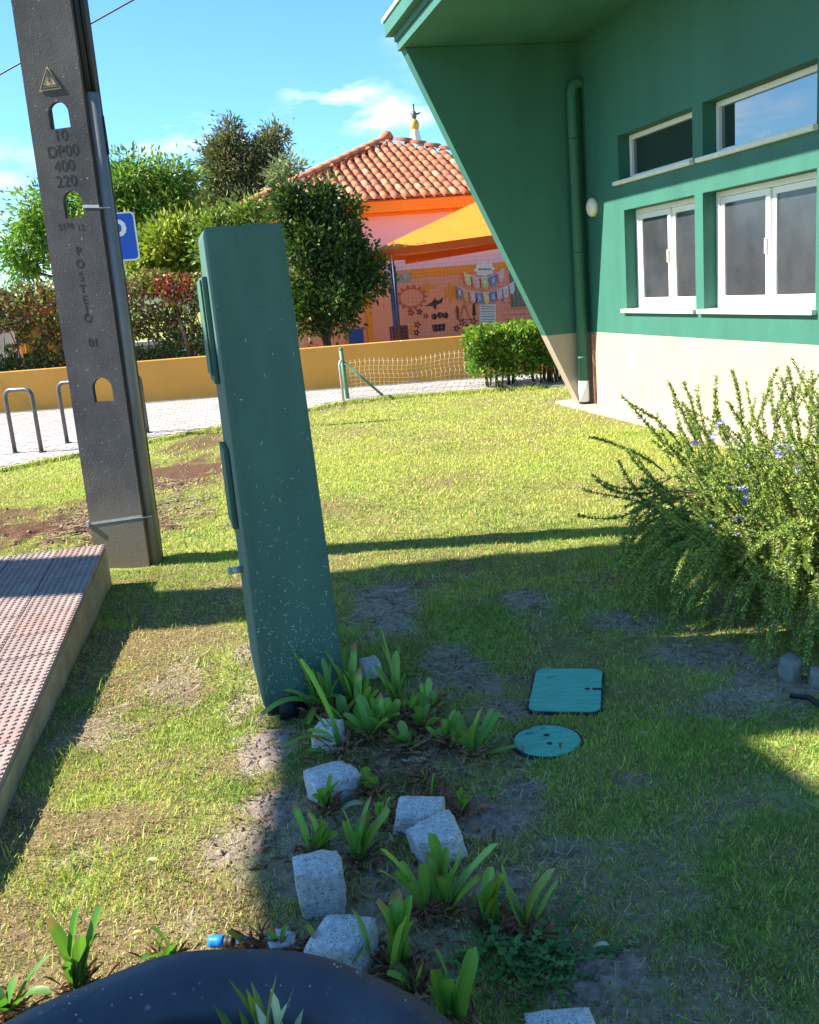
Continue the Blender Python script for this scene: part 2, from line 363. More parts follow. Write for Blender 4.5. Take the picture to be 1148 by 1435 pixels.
def bare(x, y):
    x = np.asarray(x, float); b = np.zeros_like(x); wob = (fbm(x, y, 7, 5) - 0.5) * 1.5 + (fbm(x, y, 24, 9) - 0.5) * 0.7
    for (cx, cy, rx, ry, s) in PATCH:
        d = np.sqrt(((x-cx)/rx)**2 + ((y-cy)/ry)**2) + wob
        b = np.maximum(b, s * np.clip((1.25 - d) / 0.6, 0, 1))
    n = fbm(x, y, 2.6, 21)
    near = np.clip((5.5 - y) / 2.0, 0, 1)
    b = np.maximum(b, near * np.clip((n - 0.62) / 0.10, 0, 1) * 0.5)
    return b
def dryness(x, y):
    """straw share of the turf: dry on the near left, greener to the right"""
    d = 0.46 + (fbm(x, y, 1.3, 31) - 0.5) * 1.1 + (fbm(x, y, 6.5, 33) - 0.5) * 1.1 * np.clip((6 - y)/2, 0.25, 1)
    d = d + np.clip((-0.35 - x) / 0.6, 0, 1) * np.clip((5.4 - y) / 1.5, 0, 1) * (0.42 + (fbm(x, y, 3.2, 91) - 0.5) * 2.0)
    d = d + np.clip((x + .5) / .3, 0, 1) * np.clip((1.5 - x) / .4, 0, 1) * np.clip((y - 2.7) / .5, 0, 1) * np.clip((5.3 - y) / .5, 0, 1) * (0.18 + (fbm(x, y, 2.4, 95) - 0.5) * 1.4)
    d = d - np.clip((x - 0.5) / 0.6, 0, 1) * np.clip((3.6 - y) / 1.0, 0, 1) * 0.20
    d = d + np.clip((-1.7 - x) / 0.5, 0, 1) * -0.15
    return np.clip(d, 0.03, 0.95)
def relief(x, y):
    fade = np.clip((9 - np.abs(x)) / 3, 0, 1) * np.clip((9.5 - y) / 3, 0, 1)
    r = (fbm(x, y, 1.1, 3) - 0.5) * 0.05 + (fbm(x, y, 9, 4) - 0.5) * 0.022
    bb = bare(x, y); r = r + bb * (fbm(x, y, 14, 6) - 0.5) * np.where(y > 4.8, 0.085, 0.03)
    return r * fade - 0.004
def axis(fine0, fine1, step, lo, hi):
    a = list(np.arange(fine0, fine1, step)); s = step; v = fine1; up_ = []
    while v < hi: up_.append(v); s *= 1.35; v += s
    up_.append(hi); dn_ = []; s = step; v = fine0
    while v > lo: s *= 1.35; v -= s; dn_.append(max(v, lo))
    return np.array(list(reversed(dn_)) + a + up_)
gx = axis(-3.2, 2.6, 0.026, -3000, 3000); gy = axis(1.2, 9.2, 0.029, -200, 4000)
GX, GY = np.meshgrid(gx, gy); gz = relief(GX, GY)
gv = np.stack([GX, GY, gz], -1).reshape(-1, 3); nx, ny = len(gx), len(gy)
idx = np.arange(nx*ny).reshape(ny, nx)
quads = np.stack([idx[:-1,:-1], idx[:-1,1:], idx[1:,1:], idx[1:,:-1]], -1).reshape(-1)
me = bpy.data.meshes.new('lawn'); me.vertices.add(len(gv)); me.vertices.foreach_set('co', gv.astype(np.float32).ravel())
me.loops.add(len(quads)); me.loops.foreach_set('vertex_index', quads.astype(np.int32))
me.polygons.add(len(quads)//4); me.polygons.foreach_set('loop_start', np.arange(0, len(quads), 4, dtype=np.int32))
me.polygons.foreach_set('use_smooth', np.ones(len(quads)//4, bool))
ca = me.color_attributes.new('col', 'FLOAT_COLOR', 'POINT'); cc = np.ones((len(gv), 4), np.float32)
cc[:, 0] = bare(gv[:,0], gv[:,1]); cc[:, 1] = dryness(gv[:,0], gv[:,1]); ca.data.foreach_set('color', cc.ravel()); me.update()
m = bpy.data.materials.new('turf_ground'); m.use_nodes = True; N = m.node_tree.nodes; L = m.node_tree.links; b = N['Principled BSDF']
b.inputs['Roughness'].default_value = 0.95; b.inputs['Specular IOR Level'].default_value = 0.1
a = N.new('ShaderNodeAttribute'); a.attribute_name = 'col'; sp = N.new('ShaderNodeSeparateColor'); L.new(a.outputs['Color'], sp.inputs[0])
t = N.new('ShaderNodeTexCoord')
def nnode(sc, det=6):
    n = N.new('ShaderNodeTexNoise'); n.inputs['Scale'].default_value = sc; n.inputs['Detail'].default_value = det; n.inputs['Roughness'].default_value = 0.65
    L.new(t.outputs['Object'], n.inputs['Vector']); return n
def ramp(src, p0, c0, p1, c1):
    r = N.new('ShaderNodeValToRGB'); r.color_ramp.elements[0].position = p0; r.color_ramp.elements[1].position = p1
    r.color_ramp.elements[0].color = (*c0, 1); r.color_ramp.elements[1].color = (*c1, 1); L.new(src, r.inputs[0]); return r.outputs[0]
def mixn(f, x, y):
    q = N.new('ShaderNodeMix'); q.data_type = 'RGBA'; L.new(f, q.inputs[0]); L.new(x, q.inputs[6]); L.new(y, q.inputs[7]); return q.outputs[2]
green_g = ramp(nnode(18).outputs['Fac'], 0.35, (0.20, 0.25, 0.05), 0.7, (0.46, 0.48, 0.12))
straw_g = ramp(nnode(45).outputs['Fac'], 0.3, (0.085, 0.055, 0.028), 0.7, (0.34, 0.245, 0.12))
soil_g = ramp(nnode(30, 8).outputs['Fac'], 0.3, (0.19, 0.14, 0.105), 0.72, (0.50, 0.41, 0.325))
dirt_g = ramp(nnode(60, 8).outputs['Fac'], 0.3, (0.05, 0.027, 0.015), 0.7, (0.21, 0.115, 0.065))
sx = N.new('ShaderNodeSeparateXYZ'); L.new(t.outputs['Object'], sx.inputs[0])
mrr = N.new('ShaderNodeMapRange'); mrr.inputs['From Min'].default_value = 4.6; mrr.inputs['From Max'].default_value = 6.2; L.new(sx.outputs['Y'], mrr.inputs['Value'])
L.new(mixn(sp.outputs['Red'], mixn(sp.outputs['Green'], green_g, straw_g), mixn(mrr.outputs[0], soil_g, dirt_g)), b.inputs['Base Color'])
bn = nnode(55, 8); bp = N.new('ShaderNodeBump'); bp.inputs['Strength'].default_value = 0.9; bp.inputs['Distance'].default_value = 0.02
L.new(bn.outputs['Fac'], bp.inputs['Height']); L.new(bp.outputs[0], b.inputs['Normal'])
me.materials.append(m); lawn = bpy.data.objects.new('lawn', me); COL.objects.link(lawn)
tag(lawn, 'patchy sunlit lawn with dry straw and bare soil between wall and path', None, None, 'structure')

# ------------------------------------------------------------------ distant hill
def hill():
    n = 60; mb = MB(); rows = 8
    for i in range(n):
        for j in range(rows):
            x = -260 + 300*i/(n-1); r = j/(rows-1)
            h = 15 * (0.75 + 0.35*math.sin(i*0.21+1.2) + 0.16*math.sin(i*0.9)) * math.sin(PI*0.5*r) * min(1, (n-1-i)/14)
            mb.v.append(V(x, 300 + 60*r, h - 0.5))
    for i in range(n-1):
        for j in range(rows-1):
            a_ = i*rows+j; mb.f.append((a_, a_+rows, a_+rows+1, a_+1))
    o = mb.build('hills', mat('hill_scrub', (0.14, 0.17, 0.085), 0.95, 0.3, 0.12, 0.0, col2=(0.055, 0.085, 0.04)), smooth=True)
    tag(o, 'low wooded hill far beyond the trees at left', None, None, 'structure')
    return o
hill()

# ------------------------------------------------------------------ green building
BO = gnd(828, 567); _v = ray(252, 431); BA = Vector((-_v[0], -_v[1], 0)).normalized(); BN = Vector((-BA.y * -1, -BA.x, 0))
BN = Vector((BA.y, -BA.x, 0)); 
if BN.x > 0: BN = -BN
def bp_(s, n, z): return BO + BA*s + BN*n + V(0,0,z)
bld = thing('green_building', 'green building with cream plinth, white windows and slanted end fin', 'building', BO)
WIN = [(1.03, 2.43, 1.10, 2.09), (2.57, 4.13, 1.10, 2.09), (0.93, 2.41, 2.38, 2.82), (2.58, 4.12, 2.38, 2.82)]
SEND = 9.0; ZT = 4.15; RD = 0.17
def wall_with_holes():
    ss = sorted({0.0, SEND} | {q for a_ in WIN for q in a_[:2]}); zs = sorted({0.844, ZT} | {q for a_ in WIN for q in a_[2:]})
    mb = MB()
    for i in range(len(ss)-1):
        for j in range(len(zs)-1):
            sm, zm = (ss[i]+ss[i+1])/2, (zs[j]+zs[j+1])/2
            if any(a_[0] < sm < a_[1] and a_[2] < zm < a_[3] for a_ in WIN): continue
            mb.face([bp_(ss[i],0,zs[j]), bp_(ss[i+1],0,zs[j]), bp_(ss[i+1],0,zs[j+1]), bp_(ss[i],0,zs[j+1])])
    for (s0,s1,z0,z1) in WIN:
        q = [(s0,z0),(s1,z0),(s1,z1),(s0,z1)]
        for k in range(4):
            (a0,c0),(a1,c1) = q[k], q[(k+1)%4]
            mb.face([bp_(a0,0,c0), bp_(a1,0,c1), bp_(a1,-RD-0.08,c1), bp_(a0,-RD-0.08,c0)])
    for (s0,s1,z0,z1) in [(0,SEND,0.844,ZT)]:
        mb.face([bp_(s0,-0.30,z0), bp_(s1,-0.30,z0), bp_(s1,-0.30,z1), bp_(s0,-0.30,z1)])
    mb.face([bp_(SEND,0,0.844), bp_(SEND,-0.3,0.844), bp_(SEND,-0.3,ZT), bp_(SEND,0,ZT)])
    return mb.build('wall', M['green'], bld)
wall_with_holes()
mb = MB(); mb.fbox(bp_, 0.0, SEND, -0.30, 0.0, -0.05, 0.844); mb.build('plinth', M['beige'], bld)
# the slanted fin at the far end
FT = 0.17
fin = MB(); fin.prism([bp_(0,-0.3,0.844), bp_(0,0.508,0.844), bp_(0,1.905,3.925), bp_(0,-0.3,3.925)], -BA*FT); fin.build('fin_wall', M['green'], bld, bevel=0.006)
fin = MB(); fin.prism([bp_(0,-0.3,-0.05), bp_(0,0.10,-0.05), bp_(0,0.508,0.844), bp_(0,-0.3,0.844)], -BA*FT); fin.build('fin_plinth', M['beige'], bld)
# eaves: soffit, two stepped fascias with a dark groove, pale roof edge
mb = MB(); mb.fbox(bp_, -FT, SEND, -0.28, 1.87, 3.927, 4.02); mb.build('soffit', M['green'], bld)
mb = MB(); mb.fbox(bp_, -FT, SEND, 1.872, 1.945, 3.928, 4.02); mb.build('lower_fascia', M['green'], bld)
mb = MB(); mb.fbox(bp_, -FT-0.02, SEND, 1.80, 1.965, 4.022, 4.085); mb.build('fascia_groove', M['green'], bld)
mb = MB(); mb.fbox(bp_, -FT-0.08, SEND, 1.75, 2.05, 4.087, 4.225); mb.build('upper_fascia', M['green'], bld)
mb = MB(); mb.hexa([bp_(-FT-0.1,-3.0,4.6), bp_(SEND,-3.0,4.6), bp_(SEND,2.07,4.228), bp_(-FT-0.1,2.07,4.228), bp_(-FT-0.1,-3.0,4.64), bp_(SEND,-3.0,4.64), bp_(SEND,2.07,4.262), bp_(-FT-0.1,2.07,4.262)]); mb.build('roof', M['roofpale'], bld)
# body behind the wall, so the building has depth
mb = MB(); mb.fbox(bp_, -FT, SEND, -6.0, -0.302, 0.0, 4.1); mb.build('rear_block', M['green'], bld)
# windows
def window(win, sashes, hi):
    s0, s1, z0, z1 = win; F = 0.05; n1 = -RD + 0.045; n0 = -RD - 0.03
    e = 0.004
    fr = MB()
    fr.fbox(bp_, s0+e, s0+F, n0, n1, z0+e, z1-e); fr.fbox(bp_, s1-F, s1-e, n0, n1, z0+e, z1-e)
    fr.fbox(bp_, s0+F, s1-F, n0, n1, z0+e, z0+F); fr.fbox(bp_, s0+F, s1-F, n0, n1, z1-F, z1-e)
    wd = fr.build('window', M['white'], bld, bevel=0.004)
    wdt = (s1 - s0 - 2*F) / sashes
    for k in range(sashes):
        a0 = s0 + F + k*wdt; a1 = a0 + wdt; b0 = n0 + (0.012 if k % 2 else 0.03); b1 = b0 + 0.03
        if sashes > 1:
            a0 += 0.003; a1 -= 0.003; g = 0.055
            sh = MB(); sh.fbox(bp_, a0, a0+g, b0, b1, z0+F+.003, z1-F-.003); sh.fbox(bp_, a1-g, a1, b0, b1, z0+F+.003, z1-F-.003)
            sh.fbox(bp_, a0+g, a1-g, b0, b1, z0+F+.003, z0+F+g); sh.fbox(bp_, a0+g, a1-g, b0, b1, z1-F-g, z1-F-.003)
            sh.build('sash', M['white'], wd, bevel=0.003)
        else: g = 0.0
        pn = MB(); pn.fbox(bp_, a0+g+.002, a1-g-.002, b0+0.010, b0+0.016, z0+F+g+.002, z1-F-g-.002)
        pn.build('pane', M['glass_hi'] if hi else M['glass_lo'], wd)
    if sashes > 1:
        hd = MB(); hc = (s0+s1)/2 - 0.035; hd.fbox(bp_, hc-.012, hc+.012, n0+.062, n0+.082, (z0+z1)/2-.06, (z0+z1)/2+.06); hd.build('handle', M['sill'], wd, bevel=.003)
    bk = MB(); bk.fbox(bp_, s0+.005, s1-.005, -RD-0.10, -RD-0.09, z0+.005, z1-.005); bk.build('blind', M['dark'], wd)
    sl_ = MB(); sl_.fbox(bp_, s0-0.06, s1+0.02, -RD+0.05, 0.045, z0-0.035, z0+0.003); sl_.build('sill', M['sill'], wd, bevel=0.004)
window(WIN[0], 2, False); window(WIN[1], 2, False); window(WIN[2], 1, True); window(WIN[3], 1, True)
# downpipe
pts = [bp_(0.10, -0.02, 3.50), bp_(0.095, 0.05, 3.50), bp_(0.09, 0.10, 3.47), bp_(0.09, 0.115, 3.40), bp_(0.09, 0.115, 0.30)]
mb = MB(); mb.tube(pts, 0.058, 16); dp = mb.build('downpipe', M['green'], bld, True)
mb = MB(); mb.tube([bp_(0.09,0.115,0.30), bp_(0.09,0.115,0.06)], 0.061, 16); mb.build('pipe_shoe', M['white'], dp, True)
for zz in (2.9, 1.7, 0.55):
    mb = MB(); mb.tube([bp_(0.09,0.115,zz), bp_(0.09,0.115,zz+0.03)], 0.064, 16); mb.build('pipe_clip', M['green'], dp, True)
mb = MB()
for ds in (-0.04, 0.03): mb.fbox(bp_, 0.09+ds, 0.10+ds, 0.08, 0.16, -0.02, 0.07)
mb.build('pipe_bracket', M['dark'], dp)
mb = MB(); mb.fbox(bp_, 0.165, 0.185, 0.002, 0.03, 0.0, 0.84); mb.build('corner_cable', M['husk'], bld)
# round wall lamp
mb = MB(); mb.lathe(bp_(0.31,0.002,2.19), [(0.10,0.0),(0.10,0.03),(0.088,0.055),(0.05,0.075),(0.0,0.08)], 28, BN); lp = mb.build('wall_lamp', M['lamp'], bld, True)
# concrete strip along the foot
mb = MB(); mb.fbox(bp_, -0.45, SEND, 0.002, 0.26, -0.04, 0.03); o = mb.build('concrete_strip', M['strip'], None, bevel=0.006)
tag(o, 'narrow pale concrete strip along the foot of the cream plinth', None, None, 'structure')

# ------------------------------------------------------------------ pavement, its edge and the yellow wall
YD = V(0.993, -0.117, 0).normalized(); YNn = V(YD.y, -YD.x, 0)       # along the wall; towards the camera
YP = gnd(310, 557)
def yw(u, n, z): return YP + YD*u + YNn*n + V(0,0,z)
U0 = -11.0; U1 = 12.0
yl = thing('boundary_wall', 'long low ochre painted wall behind the paved strip', 'wall', yw(0,0,0))
mb = MB(); mb.fbox(yw, U0, U1, -0.2, 0.0, -0.05, 0.69); mb.build('wall_body', M['ochre'], yl, bevel=0.008)
EDGE = [gnd(-500,745), gnd(-120,690), gnd(0,660), gnd(120,636), gnd(310,600), gnd(470,567), gnd(540,558), gnd(640,551), gnd(800,541)]
EDGE = [V(p.x, p.y, 0) for p in EDGE] + [V(6, 12.9, 0)]
def edge_y(x):
    for p, q in zip(EDGE, EDGE[1:]):
        if p.x <= x <= q.x: return p.y + (q.y-p.y)*(x-p.x)/(q.x-p.x)
    return EDGE[0].y if x < EDGE[0].x else EDGE[-1].y
mb = MB(); poly = [V(p.x, p.y, 0.012) for p in EDGE] + [yw(8.5, 0.0, 0.012), yw(U0, 0.0, 0.012)]
mb.prism(poly, V(0,0,-0.10)); pav = mb.build('pavement', mat('pavement_bed', (0.34, 0.31, 0.27), 0.95, 0.15, 8, 0.2), None)
tag(pav, 'pale block paved footway between lawn and ochre wall', None, None, 'structure')
bl, bw = 0.205, 0.115; bricks = []
for i in range(-60, 60):
    for j in range(0, 60):
        n = 0.30 + j*bw + bw/2; u = i*bl + (bl/2 if j % 2 else 0)
        p = yw(u, n, 0)
        if p.y < edge_y(p.x) + 0.10 or p.x < -8.5 or p.x > 3.2: continue
        bricks.append((p.y - abs(p.x)*0.05, p, i*7+j*13))
bricks.sort(key=lambda q: q[0])
brz = math.atan2(YD.y, YD.x)
PVM = [M['paver'], mat('paver_grey', (0.37, 0.35, 0.325), 0.9, 0.12, 3, 0.2, 60), mat('paver_warm', (0.46, 0.39, 0.33), 0.9, 0.12, 3, 0.2, 60)]
def brick_proto(m):
    q = MB(); q.box((0,0,0), (bl-0.010, bw-0.010, 0.03)); o = q.build('brick', m, pav, bevel=0.003); return o
protos = [brick_proto(m_) for m_ in PVM]; usedp = set()
for k, (_, p, h) in enumerate(bricks[:290]):
    pr = protos[h % 3]
    o = pr if (h % 3) not in usedp else copy_obj(pr, pav)
    usedp.add(h % 3)
    o.location = (p.x, p.y, 0.014 + random.uniform(-.002,.002)); o.rotation_euler = (random.uniform(-.01,.01), random.uniform(-.01,.01), brz)
mb = MB()
for (_, p, h) in bricks[290:]: mb.box((p.x, p.y, 0.012 + random.uniform(-.002,.002)), (bl-0.012, bw-0.012, 0.03), brz)
o = mb.build('brick_field', M['paver'], pav); o['kind'] = 'stuff'
mb = MB(); mb.fbox(yw, U0, U1, 0.002, 0.30, -0.03, 0.020); o = mb.build('shade_band', M['wall_shade'], pav)  # dark strip painted in for the shade at the wall foot
# kerb-like stone edge to the lawn
mb = MB()
for p, q in zip(EDGE, EDGE[1:]):
    d = (q-p).normalized(); nn = V(-d.y, d.x, 0); 
    mb.hexa([p-nn*0.05+V(0,0,-.05), q-nn*0.05+V(0,0,-.05), q+nn*0.03+V(0,0,-.05), p+nn*0.03+V(0,0,-.05), p-nn*0.05+V(0,0,.03), q-nn*0.05+V(0,0,.03), q+nn*0.03+V(0,0,.03), p+nn*0.03+V(0,0,.03)])
o = mb.build('kerb', M['strip'], None); tag(o, 'thin stone edging between lawn and paved footway', None, None, 'structure')

# ------------------------------------------------------------------ ramp of pink tactile tiles at the left
RA = gnd(154, 826); RB = gnd(0, 1155); rd = (RA - RB); rd.z = 0; rd.normalize(); rl = V(-rd.y, rd.x, 0)    # rl points left
TA = pln(148, 763, RA, rl); TB = pln(0, 1100, RA, rl)
def ramp_z(u): 
    ua = (TA-RB).dot(rd); ub = (TB-RB).dot(rd); return TB.z + (TA.z-TB.z)*(u-ub)/(ua-ub)
RU1 = (TA-RB).dot(rd); RU0 = -1.6; RW = 2.6
def rp(u, l, z): return RB + rd*u + rl*l + V(0,0,z)
end_skew = 0.0
rampo = thing('footpath', 'raised footpath edge of pink studded tiles on a concrete slab, left', None, rp(0,0,0), None, 'structure')
mb = MB(); z0, z1 = ramp_z(RU0)-0.022, ramp_z(RU1)-0.022
mb.hexa([rp(RU0,0,-.06), rp(RU0,RW,-.06), rp(RU1,RW,-.06), rp(RU1,0,-.06), rp(RU0,0,z0), rp(RU0,RW,z0), rp(RU1,RW,z1), rp(RU1,0,z1)])
sm = mb.build('slab', M['slab'], rampo)
T = 0.25
def tile_proto(m):
    q = MB(); q.box((0,0,-0.011), (T-0.006, T-0.006, 0.022)); k = 8; st = T/k
    for i in range(k):
        for j in range(k):
            cx_, cy_ = -T/2+(i+.5)*st, -T/2+(j+.5)*st; n0 = len(q.v); sg = 8
            for r_, z_ in ((0.0115,0.0005),(0.0085,0.0045)):
                for s_ in range(sg): q.v.append(V(cx_+r_*math.cos(2*PI*s_/sg), cy_+r_*math.sin(2*PI*s_/sg), z_))
            for s_ in range(sg): s2 = (s_+1)%sg; q.f.append((n0+s_, n0+s2, n0+sg+s2, n0+sg+s_))
            q.f.append(tuple(n0+sg+s_ for s_ in range(sg)))
    return q.build('tile', m, rampo, world=False)
tp = [tile_proto(M['tactile']), tile_proto(M['tactile_pale']), tile_proto(mat('pink_concrete_b', (0.33, 0.22, 0.185), 0.85, 0.12, 7, 0.2, 80))]
slope = math.atan2(ramp_z(1)-ramp_z(0), 1.0); az = math.atan2(rd.y, rd.x); ut = set()
nu = int((RU1-RU0)/T); 
for i in range(nu):
    for j in range(int(RW/T)):
        u = RU1 - 0.002 - T*(i+.5); l = T*(j+.5) + 0.001
        kx = 2 if (i*5+j*3) % 4 == 0 else 0
        if (i, j) in ((5,3),(6,3)): kx = 1
        o = tp[kx] if kx not in ut else copy_obj(tp[kx], rampo)
        ut.add(kx); o.location = rp(u, l, ramp_z(u) + random.uniform(-.0015,.0015)) - rampo.location
        o.rotation_euler = (Matrix.Rotation(az,4,'Z') @ Matrix.Rotation(-slope + random.uniform(-.004,.004),4,'Y') @ Matrix.Rotation(random.uniform(-.006,.006),4,'X')).to_euler()

# ------------------------------------------------------------------ unseen slab added off to the left, shaped to shade the grass
sh = thing('shade_caster', 'unseen flat slab on one column, added out of view at left to cast shade', None, (-6.3, 4.9, 0), None, 'structure')
ZC = 5.0; LEN = ZC/math.tan(SUN_EL); SX, SY = SUN_TR[0]*LEN, SUN_TR[1]*LEN
plan = [(-.58,.3),(-.50,1.5),(-.46,2.0),(-.55,2.4),(-.52,2.8),(-.60,3.3),(-.66,4.39),(-.66,5.14),(1.75,5.22),(1.75,3.78),(.90,3.75),(.90,3.25),(1.75,3.23),(1.75,2.79),(.97,2.84),(1.08,2.44),(1.2,2.0),(1.2,.3)]  # slab outline worked back from the shade it has to throw
mb = MB(); mb.prism([V(x-SX, y-SY, ZC) for x, y in plan], V(0,0,0.05)); mb.prism([V(x-SX, y-SY, ZC+.055) for x, y in ((1.46,3.0),(1.64,3.0),(1.64,3.8),(1.46,3.8))], V(0,0,0.05)); mb.build('caster_slab', M['slab'], sh)
mb = MB(); mb.box((-.66-SX-0.15, 4.68-SY, ZC/2), (0.30, 0.58, ZC-.004)); mb.build('column', M['slab'], sh)  # added column, placed to throw the shade band across the path

# ------------------------------------------------------------------ green pillar
PLL = gnd(372, 1003); PLR = gnd(481, 985); pf = (PLR-PLL); pf.z = 0; PW = pf.length
ang = math.radians(13.5); pf = V(math.cos(ang), math.sin(ang), 0); pb = V(-math.sin(ang), math.cos(ang), 0); PWD = 0.318; PD = 0.52; PH = 1.752
def pp(a_, b_, z): return V(PLL.x, PLL.y, 0) + pf*(a_*(1-0.165*z/1.75) if a_ > 0 else a_) + pb*b_ + V(0,0,z)
pil = thing('green_pillar', 'tall green painted concrete pillar standing between plants and lawn', 'pillar', pp(0.14,0.25,0))
def pillar_body():
    bm = bmesh.new(); nx_, ny_, nz_ = 14, 16, 90
    def grid(f, a, b):
        vs = [[bm.verts.new(f(i/a, j/b)) for j in range(b+1)] for i in range(a+1)]
        for i in range(a):
            for j in range(b): bm.faces.new((vs[i][j], vs[i+1][j], vs[i+1][j+1], vs[i][j+1]))
    zb = 0.03
    grid(lambda s,t_: pp(PWD*s, 0, zb+(PH-zb)*t_), nx_, nz_); grid(lambda s,t_: pp(PWD, PD*s, zb+(PH-zb)*t_), ny_, nz_)
    grid(lambda s,t_: pp(PWD*(1-s), PD, zb+(PH-zb)*t_), nx_, nz_); grid(lambda s,t_: pp(0, PD*(1-s), zb+(PH-zb)*t_), ny_, nz_)
    grid(lambda s,t_: pp(PWD*s, PD*t_, PH), nx_, ny_); grid(lambda s,t_: pp(PWD*s, PD*(1-t_), zb), nx_, ny_)
    bmesh.ops.remove_doubles(bm, verts=bm.verts, dist=1e-4); bm.normal_update()
    c0 = pp(PWD/2, PD/2, 0)
    for v in bm.verts:      # soften edges and roughen them like render
        loc = v.co - V(PLL.x, PLL.y, 0); a_ = loc.dot(pf)/(1-0.165*v.co.z/1.75)/(PWD/2) - 1; loc = v.co - c0; b__ = loc.dot(pb)/(PD/2)
        ea = max(0, abs(a_)-0.9)*10; eb = max(0, abs(b__)-0.94)*16; ez = max(0, (v.co.z-PH+0.02)/0.02)
        k = min(1, ea)*min(1, eb) + min(1, max(ea, eb))*ez
        nse = random.random()
        v.co += (-pf*math.copysign(1, a_)*(0.004+0.0022*nse) - pb*math.copysign(1, b__)*(0.004+0.0022*nse))*min(1,k) + V(0,0,-0.003*nse*ez*min(1,max(ea,eb)))
    me = bpy.data.meshes.new('pillar_body'); bm.to_mesh(me); bm.free()
    me.transform(Matrix.Translation(-pil.location)); me.materials.append(M['green_rough'])
    o = bpy.data.objects.new('pillar_body', me); COL.objects.link(o); o.parent = pil
pillar_body()
def panel(z0, z1, b0, b1, dep, nm):
    q = MB(); q.hexa([pp(-dep,b0,z0), pp(-0.001,b0,z0), pp(-0.001,b1,z0), pp(-dep,b1,z0), pp(-dep,b0,z1), pp(-0.001,b0,z1), pp(-0.001,b1,z1), pp(-dep,b1,z1)])
    return q.build(nm, M['green_rough'], pil, bevel=0.006)
o = panel(1.22, 1.60, 0.18, 0.46, 0.020, 'meter_door'); o2 = MB(); 
q = MB(); q.hexa([pp(-.028,.19,1.25), pp(-.021,.19,1.25), pp(-.021,.43,1.25), pp(-.028,.43,1.25), pp(-.028,.19,1.59), pp(-.021,.19,1.59), pp(-.021,.43,1.59), pp(-.028,.43,1.59)]); q.build('door_face', M['green_rough'], o, bevel=0.004)
panel(0.68, 0.98, 0.17, 0.42, 0.022, 'service_box')
q = MB(); q.tube([pp(-0.002,0.26,0.50), pp(-0.045,0.26,0.50)], 0.014, 12); tp_ = q.build('pipe_stub', M['galv'], pil, True)
q = MB(); q.tube([pp(-0.045,0.26,0.50), pp(-0.056,0.26,0.50)], 0.017, 6); q.build('pipe_nut', M['galv'], tp_)
q = MB(); q.box(pp(PWD/2, PD/2, 0.013), (PWD-0.02, PD-0.02, 0.05), ang); q.build('foot', M['dark'], pil)
q = MB(); q.lathe(pp(0.085,-0.035,-0.005), [(0.0,0.075),(0.022,0.072),(0.033,0.055),(0.036,0.0)][::-1], 18); q.build('rubber_foot', M['lidrim'], pil, True)
# paint chips and clinging straw on the front face, thicker near the ground
q = MB()
for k in range(330):
    z = min(1.6, 0.06 + abs(random.gauss(0, 0.30)) if random.random() < .93 else random.uniform(.5,1.5)); a_ = random.uniform(0.012, PWD-0.012)
    l = random.uniform(0.004, 0.015); wd = random.uniform(0.0012, 0.0025); th = random.uniform(0, PI)
    if k % 3 == 0: l *= 0.45
    dx, dz = math.cos(th)*l/2, math.sin(th)*l/2; ex, ez = -math.sin(th)*wd/2, math.cos(th)*wd/2; e = -0.0022
    q.face([pp(a_-dx-ex,e,z-dz-ez), pp(a_+dx-ex,e-0.002,z+dz-ez), pp(a_+dx+ex,e-0.002,z+dz+ez), pp(a_-dx+ex,e,z-dz+ez)])
o = q.build('straw_flecks', mat('straw_fleck', (0.52, 0.54, 0.46), 0.9, 0.2, 40), pil); o['kind'] = 'stuff'

# ------------------------------------------------------------------ concrete utility pole
LP = gnd(209, 793); pang = math.radians(-12); lx = V(math.cos(pang), math.sin(pang), 0); ln = V(lx.y, -lx.x, 0); LN = (ln.x, ln.y, 0)
pol = thing('utility_pole', 'tall dark concrete utility pole with arched holes beside the pink path', 'pole', LP + lx*-0.16)
PFR = frame_of(LP, lx, V(0,0,1))           # local x along face, y up, z towards viewer
def p2(px, py):
    w_ = pln(px, py, LP, LN) - LP; return (w_.dot(lx), w_.z)
def arch(l, r, b_, t_):
    rad = (r-l)/2; c = (l+r)/2; return [(l,b_),(r,b_)] + [(c+rad*math.cos(a_), t_-rad+rad*math.sin(a_)) for a_ in [PI*i/12 for i in range(13)]]
b0 = -0.06; TOP = 8.0
xl0, xr0 = p2(130,765)[0], p2(209,793)[0]; xl1, xr1 = p2(15,0)[0], p2(98,0)[0]; ztop = p2(50,0)[1]
kl = (xl1-xl0)/ztop; kr = (xr1-xr0)/ztop
outl = [(xl0,b0),(xr0,b0),(xr0+kr*TOP,TOP),(xl0+kl*TOP,TOP)]
holes = []
for (l,r,b_,t_) in ((67,97,180,142),(88,116,305,267),(129,158,563,529)):
    ml = p2(l,(b_+t_)/2); mr_ = p2(r,(b_+t_)/2); holes.append(arch(ml[0]+.003, mr_[0]-.003, p2((l+r)/2,b_)[1], p2((l+r)/2,t_)[1]))
for zc in (3.9, 4.9, 5.9, 6.9): holes.append(arch(-0.20, -0.11, zc, zc+0.15))
pole_body = flat_curve([outl]+[list(reversed(h_)) for h_ in holes], 'pole_shaft', M['pole'], frame_of(LP - ln*0.016, lx, V(0,0,1)), 0.0155, pol)
